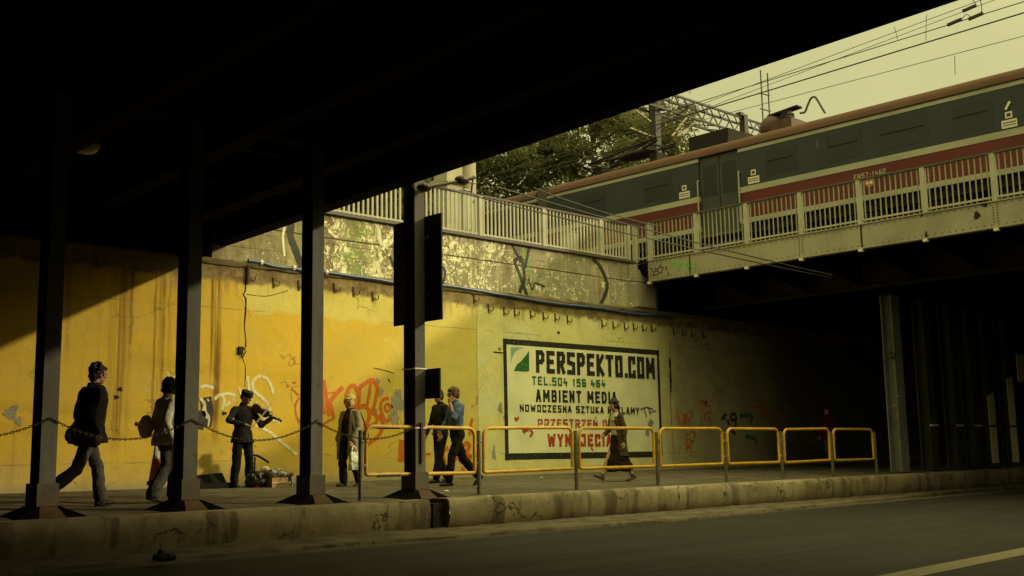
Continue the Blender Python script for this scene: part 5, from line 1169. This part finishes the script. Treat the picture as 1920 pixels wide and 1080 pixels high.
m = MB(); m.bar(ch+ax*.18+nn*.036, ch+ax*.50+nn*.036, .030, .018); obj('fingerboard', m, 'ebony', vi)
m = MB(); m.bar(ch+ax*.34, ch+ax*.56, .026, .024); m.ell(ch+ax*.58, .025, .025, .025); m.bar(ch+ax*.52+wd*.04, ch+ax*.52-wd*.04, .01, .01); m.bar(ch+ax*.545+wd*.04, ch+ax*.545-wd*.04, .01, .01); obj('scroll', m, 'ebony', vi, smooth=30)
bo = thing('violin_bow', 'pale violin bow drawn across the violin', 'bow', p.P(.3, -.1, 1.1))
b0, b1 = p.P(.33, -.06, 1.05), p.P(.36, .36, 1.51); m = MB(); m.tube([b0, b0.lerp(b1, .5)+nn*.012, b1], [.008, .007, .006], 7); obj('stick', m, 'bow', bo, smooth=60)
m = MB(); m.bar(b0+Vector((.012, 0, -.022)), b1+Vector((.012, 0, -.022)), .010, .004); m.bar(b0+Vector((.012, 0, -.022)), b0, .014, .02); m.bar(b1+Vector((.012, 0, -.022)), b1, .010, .01); obj('hair', m, 'white_plastic', bo)
# his belongings
o_ = onZ(420, 912, floor_z(18.0)); cs = Vector((10.15, 18.1, floor_z(18.1)))
m = MB(); m.hexa([cs+Vector(v) for v in ((-.42, -.13, 0), (.28, -.16, 0), (.28, .16, 0), (-.42, .13, 0))], [cs+Vector(v) for v in ((-.40, -.11, .09), (.26, -.15, .09), (.26, .15, .09), (-.40, .11, .09))])
vc = obj('violin_case', m, 'case'); tag(vc, 'black violin case lying at the feet of the violinist', 'violin case')
m = MB(); m.hexa([cs+Vector(v) for v in ((-.40, .13, .08), (.28, .16, .08), (.28, .20, .08), (-.40, .17, .08))], [cs+Vector(v) for v in ((-.38, .22, .22), (.24, .25, .26), (.24, .28, .26), (-.38, .25, .22))]); obj('lid', m, 'case', vc)
q = onZ(451, 916, floor_z(17.6)); q = Vector((10.72, 17.72, floor_z(17.7)))
m = MB(); m.lathe(q, [(.045, 0), (.058, .12), (.06, .125), (.052, .122), (.042, .02)], 14); tag(obj('cup', m, 'red_plastic', smooth=40), 'red plastic cup for coins standing before the violinist', 'cup')
def gnd(x, y, Y): w_ = onY(x, y, Y); return Vector((w_.x, Y, floor_z(Y)))
b0 = gnd(516, 914, 17.6)
m = MB(); m.box(b0.x-.16, b0.x+.17, 17.45, 17.75, b0.z, b0.z+.17); bx_ = obj('cardboard_box', m, 'wood_box'); tag(bx_, 'brown cardboard box on the pavement beside the violinist', 'box')
m = MB(); m.box(b0.x-.162, b0.x+.172, 17.44, 17.47, b0.z+.075, b0.z+.09); obj('tape', m, 'c_tote', bx_)
b1 = gnd(484, 912, 17.8); m = MB(); m.ell(b1+Z*.14, .24, .18, .15); m.ell(b1+Vector((.14, 0, .17)), .14, .15, .14); m.ell(b1+Vector((-.1, 0, .10)), .15, .14, .11)
tag(soft('plastic_bag', m, 'plastic_black', None, .014, 2, .10), 'black plastic bag heaped between the violinist and the cardboard box', 'bag')
b2 = b0+Vector((.06, 0, .17)); m = MB(); m.ell(b2+Vector((.03, .03, .06)), .30, .14, .065); m.ell(b2+Vector((-.12, 0, .09)), .13, .11, .08)
tag(soft('plastic_bag', m, 'plastic_silver', None, .012, 2, .08), 'crumpled grey plastic bag lying on top of the cardboard box', 'bag')
b3 = gnd(539, 913, 17.7); m = MB(); m.hexa([b3+Vector(v) for v in ((-.10, -.06, 0), (.09, -.06, 0), (.09, .08, 0), (-.10, .08, 0))], [b3+Vector(v) for v in ((-.09, -.03, .22), (.10, -.03, .20), (.10, .05, .20), (-.09, .05, .22))])
n_ = NT('white_print_bag'); M['print_bag'] = n_.out(n_.mix(n_.ss(n_.noise(14, 2, .4, n_.vec(1, 1, .6), 1.5), .48, .52), (.62, .60, .48), (.05, .05, .06)), .4)
tag(obj('carrier_bag', m, 'print_bag'), 'white carrier bag with dark print against the end of the cardboard box', 'bag')
m = MB(); c = b1+Vector((.16, .02, .30)); m.ell(c, .09, .08, .07); m.ell(c+Vector((.14, 0, -.03)), .08, .07, .05); m.ell(c+Vector((.25, 0, -.02)), .06, .05, .045); m.cap(c, c+Vector((.25, 0, -.03)), .04, .035)
tag(soft('cloth_bundle', m, 'c_tote', None, .010, 2, .04), 'small pale cloth bundle resting on the black plastic bag', 'bundle')
t_ = thing('hand_trolley', 'folding hand trolley with bent handle behind the plastic bags', 'trolley', (b1.x, 18.1, b1.z))
m = MB(); a0 = gnd(477, 905, 18.1); hx = a0.x; zt_ = onY(477, 857, 18.1).z
m.tube([(hx, 18.1, a0.z+.05), (hx, 18.1, zt_)], .016, 8); m.tube([(hx+.18, 18.12, a0.z+.05), (hx+.02, 18.1, zt_-.3)], .012, 8); obj('frame', m, 'mast', t_, smooth=60)
m = MB(); m.tube(smoothline([(hx-.16, 18.08, zt_-.02), (hx-.05, 18.08, zt_+.03), (hx+.06, 18.08, zt_+.02), (hx+.28, 18.08, zt_-.10)], 5), .024, 8); obj('handle', m, 'plastic_black', t_, smooth=60)
for dx in (-.12, .2):
    m = MB(); m.tube([(hx+dx-.015, 18.14, a0.z+.075), (hx+dx+.015, 18.14, a0.z+.075)], .075, 16); obj('wheel', m, 'plastic_black', t_, smooth=40)
m = MB(); m.box(hx-.15, hx+.22, 17.9, 18.14, a0.z+.05, a0.z+.07); obj('base_plate', m, 'mast', t_)
# 4 - blonde woman
p = Fig('blonde woman in an olive shawl walking with a white plastic bag', 12.12, 16.85, 190, 1.63, 'skin_p', .02)
a1 = p.arm(1, (.02, .26, 1.11), (.20, .27, .86), n=(0, -1, 0), curl=.9); a2 = p.arm(-1, (.0, -.25, 1.12), (.10, -.22, .88))
l1 = p.leg(1, (.0, .09, .50), (-.14, .09, .12)); l2 = p.leg(-1, (.13, -.08, .50), (.10, -.08, .10))
p.head(6, 12, 'updo', 'hair_y', -10); p.done()
trousers(p, (l1, l2), 'c_black2', .082, .078); top(p, (), 'c_maroon', .84, .01, .012, nm='jumper')
m = MB(); sh_ = [(.60, .0, .25, .25), (.72, -.0, .24, .27), (.95, -.0, .215, .275), (1.15, -.0, .18, .25), (1.30, -.0, .15, .222), (1.40, -.015, .125, .192), (1.45, -.02, .085, .12), (1.50, -.02, .07, .075)]
N_ = 26; vs = []; fs = []
for j, (u, f, rf, rl) in enumerate(sh_):
    for i in range(N_+1):
        t = R_(26+308*i/N_); wv = 1+(.09*math.sin(7*t+j*.3)*(1-j/8)); uu = u-(.10*abs(math.cos(t/2))**2*(1 if i > N_/2 else .2) if j < 2 else 0)
        vs.append(p.P(f+rf*math.cos(t)*wv+p.ln(u), rl*math.sin(t)*wv, uu))
for j in range(len(sh_)-1):
    for i in range(N_): fs.append((j*(N_+1)+i, j*(N_+1)+i+1, (j+1)*(N_+1)+i+1, (j+1)*(N_+1)+i))
for S_, E_, W_ in (a1, a2): q = MB(); q.limb([S_, E_, E_.lerp(W_, .9)], [p.r(.078), p.r(.075), p.r(.066)], 14); soft('shawl_sleeve', q, 'c_olive', p.t, .010, 4, .03)
m.add(vs, fs); sh = obj('shawl', m, 'c_olive', p.t, smooth=80, fix=False); so_ = sh.modifiers.new('t', 'SOLIDIFY'); so_.thickness = .018; ss_ = sh.modifiers.new('s', 'SUBSURF'); ss_.levels = ss_.render_levels = 1
for an, pi in (((-.14, .09, .12), 24), ((.10, -.08, .095), 0)): m = MB(); p.shoe(m, an, pi); soft('shoe', m, 'shoe', p.t, .009, 2)
A3 = Matrix((p.F, p.Lf, Z)).transposed()
bag = thing('plastic_bag', 'white plastic carrier bag hanging from the hand of the blonde woman', 'bag', p.P(0.190, .3, .5))
m = MB(); m.hexa([p.P(f, l, .32) for f, l in ((0.040, .26), (0.320, .26), (0.320, .36), (0.040, .36))], [p.P(f, l, .66) for f, l in ((0.050, .285), (0.320, .285), (0.320, .335), (0.050, .335))]); m.ell(p.P(0.180, .31, .45), p.r(.15), p.r(.085), p.r(.13), A3)
m.tube(smoothline([p.P(0.090, .31, .65), p.P(0.160, .295, .73), p.P(0.210, .285, .78), p.P(0.250, .295, .73), p.P(0.290, .31, .65)], 4), .014, 6); soft('pouch', m, 'white_plastic', bag, .010, 2, .05)
bag = thing('handbag', 'dark handbag on the strap behind the blonde woman', 'bag', p.P(-.2, .25, 1.0))
m = MB(); m.ell(p.P(-.20, .22, .98), p.r(.08), p.r(.05), p.r(.12), A3); soft('pouch', m, 'c_black', bag, .010, 3, .02)
m = MB(); m.tube(smoothline([p.P(-.20, .23, 1.08), p.P(-.13, .24, 1.25), p.P(-.04, .17, 1.46), p.P(.10, .14, 1.28), p.P(.13, .24, 1.02)], 5), .014, 6); obj('strap', m, 'c_black', bag, smooth=60)
# 5 - man in black
p = Fig('man all in black walking beside the man in blue', 14.18, 16.75, 172, 1.80, 'skin', .02)
a1 = p.arm(1, (-.02, .27, 1.13), (.12, .25, .90)); a2 = p.arm(-1, (.05, -.26, 1.13), (.18, -.22, .92))
l1 = p.leg(1, (.10, .09, .49), (.16, .09, .10)); l2 = p.leg(-1, (.0, -.09, .50), (-.20, -.09, .13))
p.head(24, 4, 'short', 'hair_b'); p.done()
trousers(p, (l1, l2), 'c_black', .080, .072); top(p, (a1, a2), 'c_black2', .90, .012, .022, nm='shirt')
for an, pi in (((.16, .09, .095), 0), ((-.20, -.09, .125), 20)): m = MB(); p.shoe(m, an, pi); soft('shoe', m, 'shoe', p.t, .009, 2)
# 6 - man in blue
p = Fig('man in a blue top with his hand raised to his mouth', 13.62, 15.62, 166, 1.79, 'skin', .035)
a1 = p.arm(1, (.16, .22, 1.20), (.17, .07, 1.46), hd=(-.02, -.25, 1), n=(-.7, -.5, 0), curl=.8); a2 = p.arm(-1, (.08, -.26, 1.14), (.22, -.20, .98))
l1 = p.leg(1, (.16, .09, .50), (.21, .09, .10)); l2 = p.leg(-1, (-.16, -.09, .48), (-.46, -.09, .17))
p.head(2, 8, 'short', 'hair_b'); p.done()
trousers(p, (l1, l2), 'c_black', .080, .070); m_ = top(p, ((a1[0], a1[1], a1[1].lerp(a1[2], .35)), a2), 'c_blue', .95, .01, .022, nm='shirt', cuff=.050)
for an, pi in (((.21, .09, .095), 0), ((-.46, -.09, .165), 42)): m = MB(); p.shoe(m, an, pi); soft('shoe', m, 'shoe', p.t, .009, 2)
m = MB(); h_ = p.headat
for sd in (-1, 1):
    m.tube([h_(.098+.016*math.cos(t), sd*.034+.022*math.sin(t)*0, .008+.018*math.sin(t)) for t in [k*math.pi/4 for k in range(8)]], .003, 5, True); m.tube([h_(.098, sd*.058, .012), h_(.0, sd*.082, .012)], .003, 5)
tag(obj('spectacles', m, 'black'), 'dark spectacles worn by the man in blue', 'spectacles')
# 7 - woman in the brown cardigan
p = Fig('woman in brown cardigan and long black skirt walking past the painted advertisement', 17.20, 14.85, 160, 1.62, 'skin_p', .03)
a1 = p.arm(1, (-.06, .24, 1.10), (-.02, .25, .83), n=(0, -1, 0)); a2 = p.arm(-1, (.06, -.25, 1.10), (.24, -.16, 1.00))
l1 = p.leg(-1, (.20, -.08, .50), (.36, -.08, .14)); l2 = p.leg(1, (-.10, .08, .49), (-.30, .08, .13))
p.head(10, 10, 'full', 'hair_d'); p.done()
m = MB(); p.torso(m, [(.22, -.03, .31, .20), (.25, -.03, .312, .205), (.45, -.02, .255, .195), (.65, -.01, .175, .185), (.86, 0, .13, .18), (1.0, 0, .115, .168)]); m.ell(p.P(-.24, .05, .33), p.r(.10), p.r(.10), p.r(.09)); soft('skirt', m, 'c_skirt', p.t, .010, 4, .05)
m = MB(); p.torso(m, [(u, f+.012, rf+.010, rl+.006) for u, f, rf, rl in p.BASE if .97 <= u <= 1.48]); soft('blouse', m, 'c_blouse', p.t, .010, 3, .02)
top(p, (a1, a2), 'c_brown', .56, .02, .024, nm='cardigan', hemf=-.05) if False else None
m = MB(); B = [(.54, -.05, .175, .225), (.75, -.04, .160, .215), (.97, -.02, .132, .20), (1.08, -.012, .122, .188), (1.20, -.010, .126, .192), (1.31, -.010, .132, .20), (1.39, -.012, .116, .198), (1.44, -.03, .08, .155), (1.47, -.03, .06, .09)]
p.torso(m, B)
for S, E, W in (a1, a2): m.limb([S, E, E.lerp(W, .9)], [p.r(.066), p.r(.054), p.r(.044)], 14)
soft('cardigan', m, 'c_brown', p.t, .010, 4, .04)
for an, pi in (((.36, -.08, .135), -24), ((-.30, .08, .125), 16)): m = MB(); p.shoe(m, an, pi); soft('shoe', m, 'shoe2', p.t, .009, 2)
bag = thing('handbag', 'small red handbag at the back of the woman in the brown cardigan', 'bag', p.P(-.15, -.2, 1.0))
A3 = Matrix((p.F, p.Lf, Z)).transposed(); m = MB(); m.ell(p.P(-.24, -.18, 1.10), p.r(.07), p.r(.05), p.r(.10), A3); m.cap(p.P(-.22, -.18, 1.18), p.P(-.06, -.17, 1.45), .012, .012); soft('pouch', m, 'red_plastic', bag, .010, 2)
# 8 - figure in red far in the dark
p = Fig('person in a red jacket in the dark passage behind the railing end', 27.9, 16.4, 184, 1.66, 'skin', .03)
a1 = p.arm(1, (-.02, .25, 1.12), (.08, .25, .88)); a2 = p.arm(-1, (.05, -.25, 1.12), (.15, -.22, .90))
l1 = p.leg(1, (.08, .09, .49), (.12, .09, .10)); l2 = p.leg(-1, (-.04, -.09, .49), (-.22, -.09, .13))
p.head(0, 4, 'short', 'hair_d'); p.done()
trousers(p, (l1, l2), 'c_jeans', .08, .07); top(p, (a1, a2), 'c_red', .82, .02, .03)
for an, pi in (((.12, .09, .095), 0), ((-.22, -.09, .125), 20)): m = MB(); p.shoe(m, an, pi); soft('shoe', m, 'shoe', p.t, .009, 2)
# litter
q = onZ(308, 1051, .055); m = MB(); m.ell(q+Z*.035, .13, .08, .045); m.ell(q+Vector((-.03, 0, .07)), .05, .04, .05); m.cap(q+Vector((-.04, 0, .08)), q+Vector((-.05, .0, .17)), .012, .008)
tag(soft('litter', m, 'litter', None, .008, 1, .06), 'dark crumpled rubbish lying on the kerb below the columns', 'litter')
for (x, y, lb) in ((836, 922, 'scrap of white paper on the pavement near the sign column'), (915, 932, 'tiny white scrap at the edge of the kerb wall'), (1015, 896, 'pale scrap at the foot of the cream wall')):
    d = ray(x, y); t = (.47+.0245*(CC.y-13.3)-CC.z)/(d.z-.0245*d.y); q = CC+d*t; m = MB()
    m.ell(q+Z*.012, .05, .03, .014); tag(soft('paper_scrap', m, 'white_plastic', None, .006, 1, .02), lb, 'litter', 'paper scraps')
